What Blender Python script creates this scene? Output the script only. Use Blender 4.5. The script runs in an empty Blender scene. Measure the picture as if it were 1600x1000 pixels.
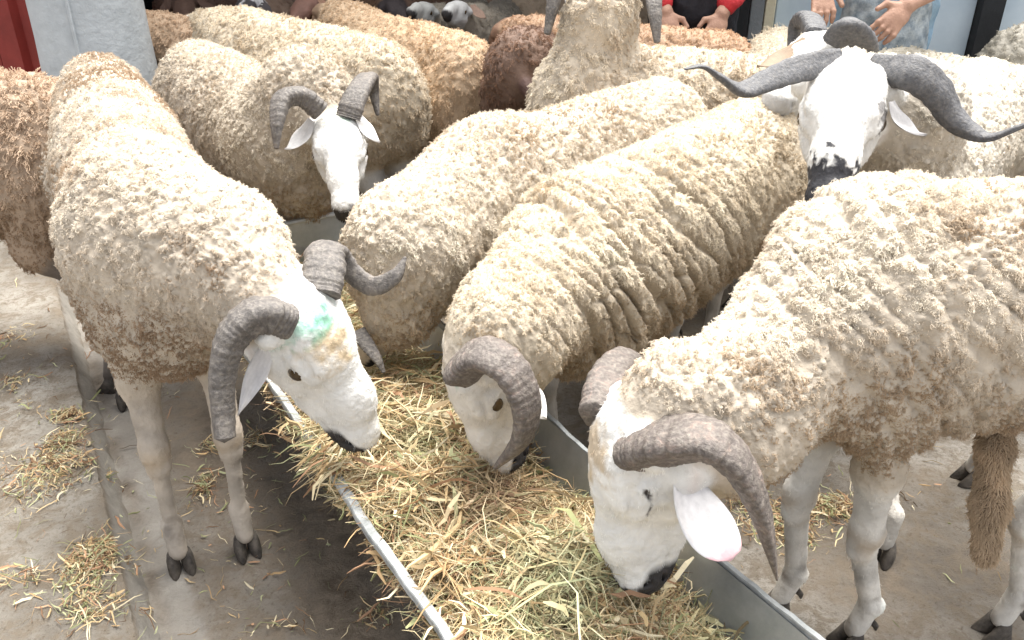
import bpy, math, random
import numpy as np
from mathutils import Vector, kdtree

# ------------------------------------------------------------------ camera, sky, sun, exposure
SC = bpy.context.scene
COL = SC.collection
CAM_H, PITCH, F = 1.30, math.radians(27.5), 1300.0
cam_d = bpy.data.cameras.new('camera')
cam = bpy.data.objects.new('camera', cam_d); COL.objects.link(cam)
cam.location = (0, 0, CAM_H); cam.rotation_euler = (math.pi/2 - PITCH, 0, 0)
cam_d.sensor_width = 36; cam_d.lens = 36*F/1600; cam_d.clip_start = .05; cam_d.clip_end = 500
SC.camera = cam
world = bpy.data.worlds.new('World'); SC.world = world; world.use_nodes = True
wn = world.node_tree; wn.nodes.clear()
SUN_EL, SUN_AZ = math.radians(72), math.radians(30)      # azimuth from +Y, clockwise
sky = wn.nodes.new('ShaderNodeTexSky'); sky.sky_type = 'NISHITA'; sky.sun_disc = False
sky.sun_elevation = SUN_EL; sky.sun_rotation = SUN_AZ; sky.air_density = 1.0; sky.dust_density = 3.0
bg = wn.nodes.new('ShaderNodeBackground'); bg.inputs['Strength'].default_value = .12
wo = wn.nodes.new('ShaderNodeOutputWorld')
hs_ = wn.nodes.new('ShaderNodeHueSaturation'); hs_.inputs['Saturation'].default_value = .22
wn.links.new(sky.outputs[0], hs_.inputs['Color']); wn.links.new(hs_.outputs[0], bg.inputs[0]); wn.links.new(bg.outputs[0], wo.inputs[0])
sun_d = bpy.data.lights.new('sun', 'SUN'); sun = bpy.data.objects.new('sun', sun_d); COL.objects.link(sun)
sun_d.energy = 3.2; sun_d.angle = math.radians(50); sun_d.color = (1, .965, .90)
sd = Vector((math.sin(SUN_AZ)*math.cos(SUN_EL), math.cos(SUN_AZ)*math.cos(SUN_EL), math.sin(SUN_EL)))
sun.rotation_euler = sd.to_track_quat('Z', 'Y').to_euler(); sun.location = (0, 0, 6)
SC.view_settings.view_transform = 'Standard'; SC.view_settings.look = 'None'
SC.view_settings.exposure = 1.7; SC.view_settings.gamma = 1; SC.view_settings.use_curve_mapping = False
SC.render.engine = 'CYCLES'
SC.cycles.max_bounces = 6; SC.cycles.diffuse_bounces = 3; SC.cycles.transparent_max_bounces = 4
try: SC.cycles_curves.shape = 'RIBBONS'
except Exception: pass

rng = np.random.default_rng(7); random.seed(7)
V3 = lambda *a: np.array(a, float)
Z = V3(0, 0, 1)
def unit(v): v = np.asarray(v, float); return v/np.linalg.norm(v)
CP, SP = math.cos(PITCH), math.sin(PITCH)
def at(u, v, d):            # a point seen at (u, v) of the photograph at depth d metres
    q = (500-v)/F
    return V3((u-800)/F*d, d*(CP+q*SP), CAM_H+d*(q*CP-SP))
def atz(u, v, z): return at(u, v, (CAM_H-z)/(SP-(500-v)/F*CP))
def aty(u, v, y): return at(u, v, y/(CP+(500-v)/F*SP))

# ------------------------------------------------------------------ materials
def mat(name, rough=.8, **kw):
    m = bpy.data.materials.new(name); m.use_nodes = True
    b = m.node_tree.nodes['Principled BSDF']; b.inputs['Roughness'].default_value = rough; b.inputs['Specular IOR Level'].default_value = .35
    for k, v in kw.items(): b.inputs[k].default_value = v
    return m, m.node_tree, b
def N(nt, t, **kw):
    n = nt.nodes.new(t)
    for k, v in kw.items():
        if k in n.inputs: n.inputs[k].default_value = v
        else: setattr(n, k, v)
    return n
def ramp(nt, fac, stops):
    r = nt.nodes.new('ShaderNodeValToRGB'); e = r.color_ramp.elements
    while len(e) < len(stops): e.new(.5)
    for i, (p, c) in enumerate(stops): e[i].position = p; e[i].color = (*c, 1)
    nt.links.new(fac, r.inputs[0]); return r.outputs[0]
def noise(nt, scale, detail=6, rough=.6, dist=0, vec=None, kind='Object'):
    tc = nt.nodes.new('ShaderNodeTexCoord'); n = N(nt, 'ShaderNodeTexNoise', Scale=scale, Detail=detail, Roughness=rough, Distortion=dist)
    nt.links.new(vec if vec is not None else tc.outputs[kind], n.inputs['Vector']); return n.outputs['Fac']
def mixc(nt, f, a, b, mode='MIX'):
    m = nt.nodes.new('ShaderNodeMix'); m.data_type = 'RGBA'; m.blend_type = mode
    for i, x in ((0, f), (6, a), (7, b)):
        if hasattr(x, 'is_output') or isinstance(x, bpy.types.NodeSocket): nt.links.new(x, m.inputs[i])
        elif isinstance(x, (int, float)): m.inputs[i].default_value = x
        else: m.inputs[i].default_value = (*x, 1)
    return m.outputs[2]
def bump(nt, b, h, strength=.4, dist=.01):
    n = N(nt, 'ShaderNodeBump', Strength=strength, Distance=dist); nt.links.new(h, n.inputs['Height']); nt.links.new(n.outputs[0], b.inputs['Normal'])
def mottled(name, c1, c2, scale, rough=.8, bs=.3, bd=.01, detail=8, metallic=0, c3=None, kind='Object'):
    m, nt, b = mat(name, rough); n = noise(nt, scale, detail, .65, kind=kind)
    stops = [(.3, c1), (.7, c2)] + ([(.85, c3)] if c3 else [])
    nt.links.new(ramp(nt, n, stops), b.inputs['Base Color']); b.inputs['Metallic'].default_value = metallic
    n2 = noise(nt, scale*6, 5, kind=kind); bump(nt, b, n2, bs, bd); return m

def vcol_mat(name, rough=.75, n_scale=60, amt=.25, bs=.25, bd=.003):
    m, nt, b = mat(name, rough); a = N(nt, 'ShaderNodeAttribute', attribute_name='Col')
    n = noise(nt, n_scale, 6); g = ramp(nt, n, [(.3, (1-amt,)*3), (.75, (1, 1, 1))])
    nt.links.new(mixc(nt, 1.0, a.outputs['Color'], g, 'MULTIPLY'), b.inputs['Base Color'])
    bump(nt, b, noise(nt, n_scale*4, 4), bs, bd); return m
M_skin = vcol_mat('hide', .7, 24, .26, .7, .004)

def wool_mat():
    m = bpy.data.materials.new('wool'); m.use_nodes = True; nt = m.node_tree; nt.nodes.clear()
    a = N(nt, 'ShaderNodeAttribute', attribute_name='tint')
    d = nt.nodes.new('ShaderNodeBsdfDiffuse'); t = nt.nodes.new('ShaderNodeBsdfTranslucent')
    mx = nt.nodes.new('ShaderNodeMixShader'); mx.inputs[0].default_value = .15; o = nt.nodes.new('ShaderNodeOutputMaterial')
    nt.links.new(a.outputs['Color'], d.inputs[0]); nt.links.new(a.outputs['Color'], t.inputs[0])
    nt.links.new(d.outputs[0], mx.inputs[1]); nt.links.new(t.outputs[0], mx.inputs[2]); nt.links.new(mx.outputs[0], o.inputs[0])
    return m
M_wool = wool_mat()
M_hoof = mottled('hoof horn', (.022, .019, .017), (.13, .11, .09), 45, .7, .6, .004)
M_nail = M_hoof
def horn_mat(name, c1, c2, c3, sp=.5):
    m, nt, b = mat(name, .6)
    a = N(nt, 'ShaderNodeAttribute', attribute_name='Col')      # r = along the horn
    n = noise(nt, 34, 10, .75, 1.2)
    c = ramp(nt, n, [(.3, c1), (.55, c2), (.75, c3)])
    n2 = noise(nt, 150, 5)
    c = mixc(nt, ramp(nt, n2, [(.45, (0, 0, 0)), (.75, (sp,)*3)]), c, (.42, .38, .32))
    nt.links.new(c, b.inputs['Base Color']); bump(nt, b, n2, .8, .004); return m
M_horn = horn_mat('horn grey brown', (.06, .055, .053), (.12, .108, .10), (.21, .18, .155), .35)
M_horn_rust = horn_mat('horn with rusty crust', (.06, .051, .047), (.125, .105, .094), (.30, .215, .175), .35)
M_horn_blue = horn_mat('horn blue grey', (.05, .05, .054), (.10, .10, .106), (.19, .185, .185), .18)
M_eye, nt, b = mat('eye', .12); nt.links.new(ramp(nt, noise(nt, 40), [(.3, (.020, .013, .007)), (.7, (.075, .045, .016))]), b.inputs['Base Color'])
M_ear = vcol_mat('ear skin', .7, 70, .2)

# ------------------------------------------------------------------ object helpers
def link(name, data, parent=None, m=None):
    o = bpy.data.objects.new(name, data); COL.objects.link(o)
    if parent is not None: o.parent = parent
    if m is not None: data.materials.append(m)
    return o
def tag(o, label=None, cat=None, group=None, kind=None):
    if label: o['label'] = label
    if cat: o['category'] = cat
    if group: o['group'] = group
    if kind: o['kind'] = kind
    return o
def empty(name, loc, label, cat, group=None):
    o = bpy.data.objects.new(name, None); COL.objects.link(o); o.location = tuple(loc); o.empty_display_size = .1
    return tag(o, label, cat, group)
def mesh(name, v, f, smooth=True, col=None, col_dom='POINT'):
    me = bpy.data.meshes.new(name); v = np.asarray(v, np.float32); f = np.asarray(f, np.int32)
    k = f.shape[1]
    me.vertices.add(len(v)); me.vertices.foreach_set('co', v.ravel())
    me.loops.add(f.size); me.loops.foreach_set('vertex_index', f.ravel())
    me.polygons.add(len(f)); me.polygons.foreach_set('loop_start', np.arange(len(f), dtype=np.int32)*k)
    me.polygons.foreach_set('use_smooth', np.full(len(f), smooth, bool))
    me.update(calc_edges=True)
    if col is not None:
        a = me.color_attributes.new('Col', 'FLOAT_COLOR', col_dom)
        c = np.ones((len(col), 4), np.float32); c[:, :3] = col; a.data.foreach_set('color', c.ravel())
    me.validate(); return me

class MB:                    # plain polygon collector
    def __init__(s): s.v = []; s.f = []
    def box(s, x0, x1, y0, y1, z0, z1, T=None):
        p = [(x, y, z) for z in (z0, z1) for y in (y0, y1) for x in (x0, x1)]
        s.add(p, [(0, 2, 3, 1), (4, 5, 7, 6), (0, 1, 5, 4), (2, 6, 7, 3), (0, 4, 6, 2), (1, 3, 7, 5)], T)
    def add(s, p, f, T=None):
        n = len(s.v); s.v += [tuple(T(Vector(q))) if T else tuple(q) for q in p]; s.f += [tuple(i+n for i in g) for g in f]
    def tube(s, pts, r, n=8, caps=True):
        pts = [np.asarray(p, float) for p in pts]; rr = r if hasattr(r, '__len__') else [r]*len(pts)
        base = len(s.v); x = None
        for i, p in enumerate(pts):
            t = unit(pts[min(i+1, len(pts)-1)]-pts[max(i-1, 0)])
            if x is None: x = unit(np.cross(t, Z if abs(t[2]) < .9 else V3(1, 0, 0)))
            x = unit(x-t*np.dot(x, t)); y = np.cross(t, x)
            for k in range(n):
                a = 2*math.pi*k/n; s.v.append(tuple(p+rr[i]*(math.cos(a)*x+math.sin(a)*y)))
        for i in range(len(pts)-1):
            for k in range(n):
                a, b = base+i*n+k, base+i*n+(k+1) % n; s.f.append((a, b, b+n, a+n))
        if caps:
            s.f.append(tuple(base+k for k in range(n))[::-1]); s.f.append(tuple(base+(len(pts)-1)*n+k for k in range(n)))
    def build(s, name, m, parent=None, smooth=False, off=(0, 0, 0), bevel=0, **t):
        me = bpy.data.meshes.new(name); off = np.asarray(off, float)
        me.from_pydata([tuple(np.asarray(p)-off) for p in s.v], [], s.f); me.update()
        if smooth: me.polygons.foreach_set('use_smooth', [True]*len(me.polygons))
        o = link(name, me, parent, m)
        if parent is None: o.location = tuple(off)
        if bevel:
            bv = o.modifiers.new('bevel', 'BEVEL'); bv.width = bevel; bv.segments = 2; bv.limit_method = 'ANGLE'
        return tag(o, **t)

# ------------------------------------------------------------------ implicit surfaces (smooth unions of tapered capsules)
class Prim:
    def __init__(s, a, b, ra, rb, k=.03, lat=None, sc=1.0, tag='wool', sub=False):
        s.a = np.asarray(a, float); s.b = np.asarray(b, float); s.ra, s.rb, s.k, s.sc, s.tag, s.sub = ra, rb, k, sc, tag, sub
        s.w = None if lat is None or sc == 1 else unit(lat)
    def d(s, P):
        q = P-s.a; ba = s.b-s.a
        if s.w is not None:
            g = 1/s.sc-1; q = q+(q@s.w)[..., None]*(s.w*g); ba = ba+s.w*(ba@s.w)*g
        L = ba@ba; rad = s.ra
        if L > 1e-12:
            t = q@(ba/L); np.clip(t, 0, 1, out=t); q -= t[..., None]*ba; rad = s.ra+(s.rb-s.ra)*t
        r = np.sqrt(np.einsum('...i,...i->...', q, q))-rad
        return r*s.sc if s.sc < 1 else r
    def box(s, m):
        R = max(s.ra, s.rb)*max(1, s.sc)+m; return np.minimum(s.a, s.b)-R, np.maximum(s.a, s.b)+R
def blend(f, d, p):
    k = p.k
    if p.sub:
        h = np.clip(.5-.5*(f+d)/k, 0, 1); return f*(1-h)-d*h+k*h*(1-h)
    h = np.clip(.5+.5*(f-d)/k, 0, 1); return f*(1-h)+d*h-k*h*(1-h)
def field(prims, P):
    f = np.full(P.shape[:-1], .2)
    for p in prims: f = blend(f, p.d(P), p)
    return f
def grad(prims, P, e=1e-3):
    g = np.stack([field(prims, P+e*ax)-field(prims, P-e*ax) for ax in np.eye(3)], -1)
    return g/np.maximum(np.linalg.norm(g, axis=-1, keepdims=True), 1e-9)
def axis_coords(lo, hi, h, flo=None, fhi=None, hf=None):
    c = [lo]
    while c[-1] < hi:
        s = h
        if hf is not None:
            if flo-h < c[-1] < fhi: s = hf
        c.append(c[-1]+s)
    return np.array(c)
def surface(prims, h, fine=None, hf=None):
    lo = np.min([p.box(.03)[0] for p in prims if not p.sub], 0); hi = np.max([p.box(.03)[1] for p in prims if not p.sub], 0)
    ax = [axis_coords(lo[i], hi[i], h, *( (fine[0][i], fine[1][i], hf) if fine is not None else ())) for i in range(3)]
    f = np.full([len(a) for a in ax], .2)
    for p in prims:
        b0, b1 = p.box(p.k+2.5*h); sl = []
        for i in range(3):
            i0 = max(0, np.searchsorted(ax[i], b0[i])-1); i1 = min(len(ax[i]), np.searchsorted(ax[i], b1[i])+1); sl.append(slice(i0, i1))
        if any(s_.stop <= s_.start for s_ in sl): continue
        P = np.stack(np.meshgrid(ax[0][sl[0]], ax[1][sl[1]], ax[2][sl[2]], indexing='ij'), -1)
        f[tuple(sl)] = blend(f[tuple(sl)], p.d(P), p)
    s = f < 0
    n = np.array(f.shape)-1
    cnt = np.zeros(n, np.int8)
    for i in (0, 1):
        for j in (0, 1):
            for k in (0, 1): cnt += s[i:i+n[0], j:j+n[1], k:k+n[2]]
    act = (cnt > 0) & (cnt < 8); I = np.argwhere(act); idx = np.full(n, -1, np.int64); idx[act] = np.arange(len(I))
    acc = np.zeros((len(I), 3)); w = np.zeros(len(I))
    X = [np.asarray(a) for a in ax]
    def corner(o): J = I+o; return f[J[:, 0], J[:, 1], J[:, 2]], np.stack([X[c][J[:, c]] for c in range(3)], -1)
    for c in range(3):
        for a_ in (0, 1):
            for b_ in (0, 1):
                o = [0, 0, 0]; o[(c+1) % 3] = a_; o[(c+2) % 3] = b_; o2 = list(o); o2[c] = 1
                f0, p0 = corner(np.array(o)); f1, p1 = corner(np.array(o2)); m = (f0 < 0) != (f1 < 0)
                t = np.where(m, f0/np.where(m, f0-f1, 1), 0)[:, None]
                acc += np.where(m[:, None], p0+(p1-p0)*t, 0); w += m
    Vt = acc/np.maximum(w, 1)[:, None]; F_ = []
    for c in range(3):
        d1, d2 = (c+1) % 3, (c+2) % 3
        sl0 = [slice(None)]*3; sl1 = [slice(None)]*3; sl0[c] = slice(0, -1); sl1[c] = slice(1, None)
        for d in (d1, d2): sl0[d] = slice(1, -1); sl1[d] = slice(1, -1)
        a, b = s[tuple(sl0)], s[tuple(sl1)]
        E = np.argwhere(a != b); fl = a[tuple(E.T)]
        E[:, d1] += 1; E[:, d2] += 1
        def ci(x, y):
            J = E.copy(); J[:, d1] += x; J[:, d2] += y; return idx[J[:, 0], J[:, 1], J[:, 2]]
        q = np.stack([ci(-1, -1), ci(0, -1), ci(0, 0), ci(-1, 0)], -1)
        q[~fl] = q[~fl][:, ::-1]; F_.append(q)
    F_ = np.concatenate(F_)
    v = field(prims, Vt); e = 1.5e-3; g = np.stack([field(prims, Vt+e*q)-v for q in np.eye(3)], -1)/e
    gn = np.maximum(np.linalg.norm(g, axis=1, keepdims=True), .3); Vt = Vt-g/gn*np.clip(v[:, None]/gn, -.004, .004)
    return Vt, F_
def vnormals(Vt, Fq):
    fn = np.cross(Vt[Fq[:, 2]]-Vt[Fq[:, 0]], Vt[Fq[:, 3]]-Vt[Fq[:, 1]]); nr = np.zeros_like(Vt)
    for c in range(3): 
        for k in range(4): nr[:, c] += np.bincount(Fq[:, k], fn[:, c], len(Vt))
    return nr/(np.linalg.norm(nr, axis=1, keepdims=True)+1e-12)

def pnoise(P, scale, seed=0):               # cheap smooth noise from rotated sines, about -1..1
    r = np.random.default_rng(seed+11); o = 0
    for i in range(7):
        k = r.normal(size=3); k *= scale*(.6+1.1*r.random())/np.linalg.norm(k); o = o+np.sin(P@k*2*math.pi+r.random()*6.28+1.3*np.sin(P@(k[[1, 2, 0]])*4+i))
    return o/3.2

# ------------------------------------------------------------------ fleece: strands gathered into crimped locks
def fleece(name, Vt, Fq, nrm, L, n, parent, base, tint, lock=.005, curl=.0017, rad=.0006, down=.35, K=5, clump=.30, seed=1, per=3):
    """L: strand length at each vertex, tint: colour at each vertex; strands are set round lock centres."""
    r = np.random.default_rng(seed)
    T = np.concatenate([Fq[:, [0, 1, 2]], Fq[:, [0, 2, 3]]])
    a, b, c = Vt[T[:, 0]], Vt[T[:, 1]], Vt[T[:, 2]]
    w = np.linalg.norm(np.cross(b-a, c-a), axis=1)*(L[T].min(1) > .002)
    if w.sum() <= 0: return None
    w = w/w.sum(); nc = max(10, n//per)
    t = r.choice(len(T), nc, p=w); u, v = r.random(nc), r.random(nc); fl_ = u+v > 1; u[fl_] = 1-u[fl_]; v[fl_] = 1-v[fl_]
    bc = np.stack([1-u-v, u, v], -1)[..., None]
    C, Cn, CL, Ct = (Vt[T[t]]*bc).sum(1), (nrm[T[t]]*bc).sum(1), (L[T[t]]*bc[..., 0]).sum(1), (tint[T[t]]*bc).sum(1)
    n = nc*per; ci = np.repeat(np.arange(nc), per)
    g = V3(0, 0, -1); Cn /= np.linalg.norm(Cn, axis=1, keepdims=True)+1e-9
    tang = g-Cn*(Cn@g)[:, None]
    cdir = Cn+down*tang*(.5+1.3*np.clip(1-np.abs(Cn[:, 2:3]), 0, 1))+r.normal(size=Cn.shape)*.36; cdir /= np.linalg.norm(cdir, axis=1, keepdims=True)
    clen = CL*(.7+.6*r.random(nc))
    ph = r.random(nc)*6.28; fr = .9+1.3*r.random(nc); hand = np.where(r.random(nc) < .5, 1, -1)
    xa = np.cross(cdir, r.normal(size=cdir.shape)); xa /= np.linalg.norm(xa, axis=1, keepdims=True); ya = np.cross(cdir, xa)
    ln = clen[ci]*(.75+.4*r.random(n)); tt = np.linspace(0, 1, K)[None, :, None]
    off = r.normal(size=(n, 3))*lock*.75; off -= Cn[ci]*(off*Cn[ci]).sum(1, keepdims=True)
    cf = 1-clump*(.7+.6*r.random(n))[:, None, None]*tt**.9
    strand = C[ci][:, None, :]-Cn[ci][:, None, :]*.0025+off[:, None, :]*cf+cdir[ci][:, None, :]*(ln[:, None, None]*tt)+g*(ln[:, None, None]*.22*tt*tt)
    an = (ph[ci]+r.normal(size=n)*1.5)[:, None]+2*math.pi*fr[ci][:, None]*tt[..., 0]*hand[ci][:, None]
    am = curl*np.minimum(1, tt[..., 0]*1.6)*(.6+.8*r.random(n))[:, None]
    strand += am[..., None]*(np.cos(an)[..., None]*xa[ci][:, None, :]+np.sin(an)[..., None]*ya[ci][:, None, :])
    strand += np.cumsum(r.normal(size=(n, K, 3))*curl*.28, 1)
    cu = bpy.data.hair_curves.new(name); cu.add_curves([K]*n)
    cu.attributes['position'].data.foreach_set('vector', (strand-base).astype(np.float32).ravel())
    ra = cu.attributes.get('radius') or cu.attributes.new('radius', 'FLOAT', 'POINT')
    rr = rad*(.85+.15*tt[..., 0])*np.ones((n, 1)); rr[:, -1] = rad*.5
    ra.data.foreach_set('value', rr.astype(np.float32).ravel())
    tn = cu.attributes.new('tint', 'FLOAT_COLOR', 'CURVE')
    cc = np.ones((n, 4), np.float32); cc[:, :3] = np.clip(Ct[ci]*(.88+.24*r.random(nc))[ci][:, None]*(.94+.12*r.random(n))[:, None], 0, .9)
    tn.data.foreach_set('color', cc.ravel())
    return link(name, cu, parent, M_wool)

# ------------------------------------------------------------------ horns, ears, hooves, eyes
def catmull(P, n):
    P = np.asarray(P, float); Q = np.vstack([2*P[0]-P[1], P, 2*P[-1]-P[-2]]); m = len(P)-1; o = []
    for x in np.linspace(0, m-1e-6, n):
        i = int(x); t = x-i; a, b, c, d = Q[i:i+4]
        o.append(.5*((2*b)+(-a+c)*t+(2*a-5*b+4*c-d)*t*t+(-a+3*b-3*c+d)*t**3))
    return np.array(o)
def horn(pts, rad, parent, base, m, asp=.75, twist=0., rings=28, ref=None, n=170, ridge=.05, label=None, tip=True, tilt=0):
    """pts: world points from base to tip; rad: radius at each."""
    S = catmull(np.column_stack([np.asarray(pts), rad]), n); C, R = S[:, :3], np.maximum(S[:, 3], .0012)
    seg = 20; x = None; Vv = []; col = []
    arc = np.concatenate([[0], np.cumsum(np.linalg.norm(np.diff(C, axis=0), axis=1))]); arc /= arc[-1]
    hr = np.random.default_rng(int(abs(C[0][0])*1e4) % 9999)
    ph = hr.random(8)*6.28
    for i in range(n):
        T = unit(C[min(i+1, n-1)]-C[max(i-1, 0)])
        if x is None:
            x = np.asarray(ref, float) if ref is not None else np.cross(T, Z); x = unit(x-T*(x@T))
            y0 = np.cross(T, x); x = math.cos(tilt)*x+math.sin(tilt)*y0
        x = unit(x-T*(x@T)); y = np.cross(T, x); tw = twist*arc[i]; X = math.cos(tw)*x+math.sin(tw)*y; Y = np.cross(T, X)
        sw = (arc[i]**.8*rings+.45*math.sin(arc[i]*17+ph[0])+.25*math.sin(arc[i]*41+ph[3])) % 1; rg = 1+ridge*(1-arc[i]*.7)*(1-sw*1.6 if sw < .8 else (sw-.8)*4-.28)
        rg += .02*math.sin(arc[i]*71+ph[1])
        for k in range(seg):
            a = 2*math.pi*k/seg; ca, sa = math.cos(a), math.sin(a)
            kk = 1+.12*math.cos(3*a+.6)+.03*math.sin(5*a+ph[2]+arc[i]*6)+.018*math.sin(9*a+ph[4]+arc[i]*31)*math.sin(arc[i]*53+ph[5])
            Vv.append(C[i]+R[i]*rg*kk*(ca*X+sa*asp*Y)); col.append((arc[i], k/seg, 0))
    Fq = [(i*seg+k, i*seg+(k+1) % seg, (i+1)*seg+(k+1) % seg, (i+1)*seg+k) for i in range(n-1) for k in range(seg)]
    e = len(Vv); Vv.append(C[-1]+unit(C[-1]-C[-2])*R[-1]*.4); Vv.append(C[0]); Fq += [(k+1 if k < seg-1 else 0, k, e+1, e+1) for k in range(seg)]
    Fq += [((n-1)*seg+k, (n-1)*seg+(k+1) % seg, e, e) for k in range(seg)]
    me = bpy.data.meshes.new('horn')
    me.from_pydata([tuple(p-base) for p in Vv], [], [f if f[2] != f[3] else f[:3] for f in Fq]); me.polygons.foreach_set('use_smooth', [True]*len(me.polygons))
    o = link('horn', me, parent, m); return tag(o, label)
def ear(b0, tip, wid, nrm, parent, base, cols, blunt=False, cup=.35, label=None, pink=None, curve=.02, hair=0):
    b0 = np.asarray(b0, float); tip = np.asarray(tip, float); ax = tip-b0; L = np.linalg.norm(ax); ax /= L
    nrm = unit(np.asarray(nrm, float)-ax*(np.asarray(nrm, float)@ax)); lat = np.cross(ax, nrm); nu, nv = 22, 11; Vv = []; col = []
    for side in (1, -1):
        for i in range(nu):
            t = i/(nu-1); w = wid*(.42+.58*math.sin(min(1, t*1.55)*math.pi/2))*(math.sqrt(max(0, 1-max(0, (t-.55)/.45)**2.4)) if blunt else max(.03, 1-max(0, (t-.34)/.66)**1.5)) if t < 1 else .0008
            for j in range(nv):
                q = j/(nv-1)*2-1; th = .0028*(1-abs(q)**3)*(1-t*.4)+.0004
                c = cup*(1-.55*t)
                p = b0+ax*L*t+lat*w*q+nrm*(c*w*(q*q-.4)-curve*math.sin(t*math.pi*.9)+.002*math.sin(t*9+q*3))+nrm*side*th
                Vv.append(p-base); k = cols[0] if side > 0 else cols[1]
                k = np.array(k)*(1-.12*abs(math.sin(q*7+t*9)))
                if pink is not None and t > .86+.05*math.sin(q*3) : k = np.array(pink)
                col.append(k)
    F_ = []; o = nu*nv
    for i in range(nu-1):
        for j in range(nv-1):
            a = i*nv+j; F_ += [(a, a+1, a+nv+1, a+nv), (o+a, o+a+nv, o+a+nv+1, o+a+1)]
        for j, fl in ((0, 0), (nv-1, 1)):
            a = i*nv+j; q = (a, a+nv, o+a+nv, o+a); F_.append(q if not fl else q[::-1])
    for j in range(nv-1): a = (nu-1)*nv+j; F_ += [(a, a+1, o+a+1, o+a)]
    o_ = link('ear', mesh('ear', Vv, F_, True, np.array(col)), parent, M_ear); return tag(o_, label)
def hoof(F0, fwd, parent, base, s=.84):
    mb = MB(); fwd = unit([fwd[0], fwd[1], 0]); lat = np.cross(Z, fwd)
    for sg in (-1, 1):
        c = F0+lat*sg*.017*s
        R_ = []
        for z, x0, x1, w in ((.0, -.030, .044, .0165), (.006, -.031, .044, .0175), (.030, -.024, .022, .0165), (.052, -.02, .008, .012)):
            ring = []
            for k in range(10):
                a = 2*math.pi*k/10; xx = math.cos(a); yy = math.sin(a)
                ln_ = (x1 if xx > 0 else -x0)*abs(xx)**.9*(1 if xx > 0 else -1)
                wy = w*yy*(1-.35*max(0, xx))
                ring.append(tuple(c+(fwd*ln_+lat*(wy+sg*.004*max(0, xx)))*s+Z*z*s))
            R_.append(ring)
        n0 = len(mb.v)
        for r in R_: mb.v += r
        for i in range(len(R_)-1):
            for k in range(10): mb.f.append((n0+i*10+k, n0+i*10+(k+1) % 10, n0+(i+1)*10+(k+1) % 10, n0+(i+1)*10+k))
        mb.f.append(tuple(n0+k for k in range(10))[::-1]); mb.f.append(tuple(n0+30+k for k in range(10)))
        d = F0-fwd*.034*s+lat*sg*.014*s+Z*.085*s
        mb.tube([d, d-fwd*.010*s-Z*.012*s, d-fwd*.012*s-Z*.024*s], [.008*s, .007*s, .003*s], 7)
    n = len(mb.v); mb2 = mb.build('hoof', M_hoof, parent, True, off=base); mb2.location = (0, 0, 0)
    return mb2
def ball(c, r, name, m, parent, base, sc=(1, 1, 1), n=14):
    v = []; f = []
    for i in range(n+1):
        for j in range(n*2):
            th, ph = math.pi*i/n, math.pi*j/n; v.append(c-base+r*V3(math.sin(th)*math.cos(ph)*sc[0], math.sin(th)*math.sin(ph)*sc[1], math.cos(th)*sc[2]))
    for i in range(n):
        for j in range(n*2): f.append((i*2*n+j, (i+1)*2*n+j, (i+1)*2*n+(j+1) % (2*n), i*2*n+(j+1) % (2*n)))
    return link(name, mesh(name, v, f), parent, m)

WHITE = V3(.80, .79, .76)
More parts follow.
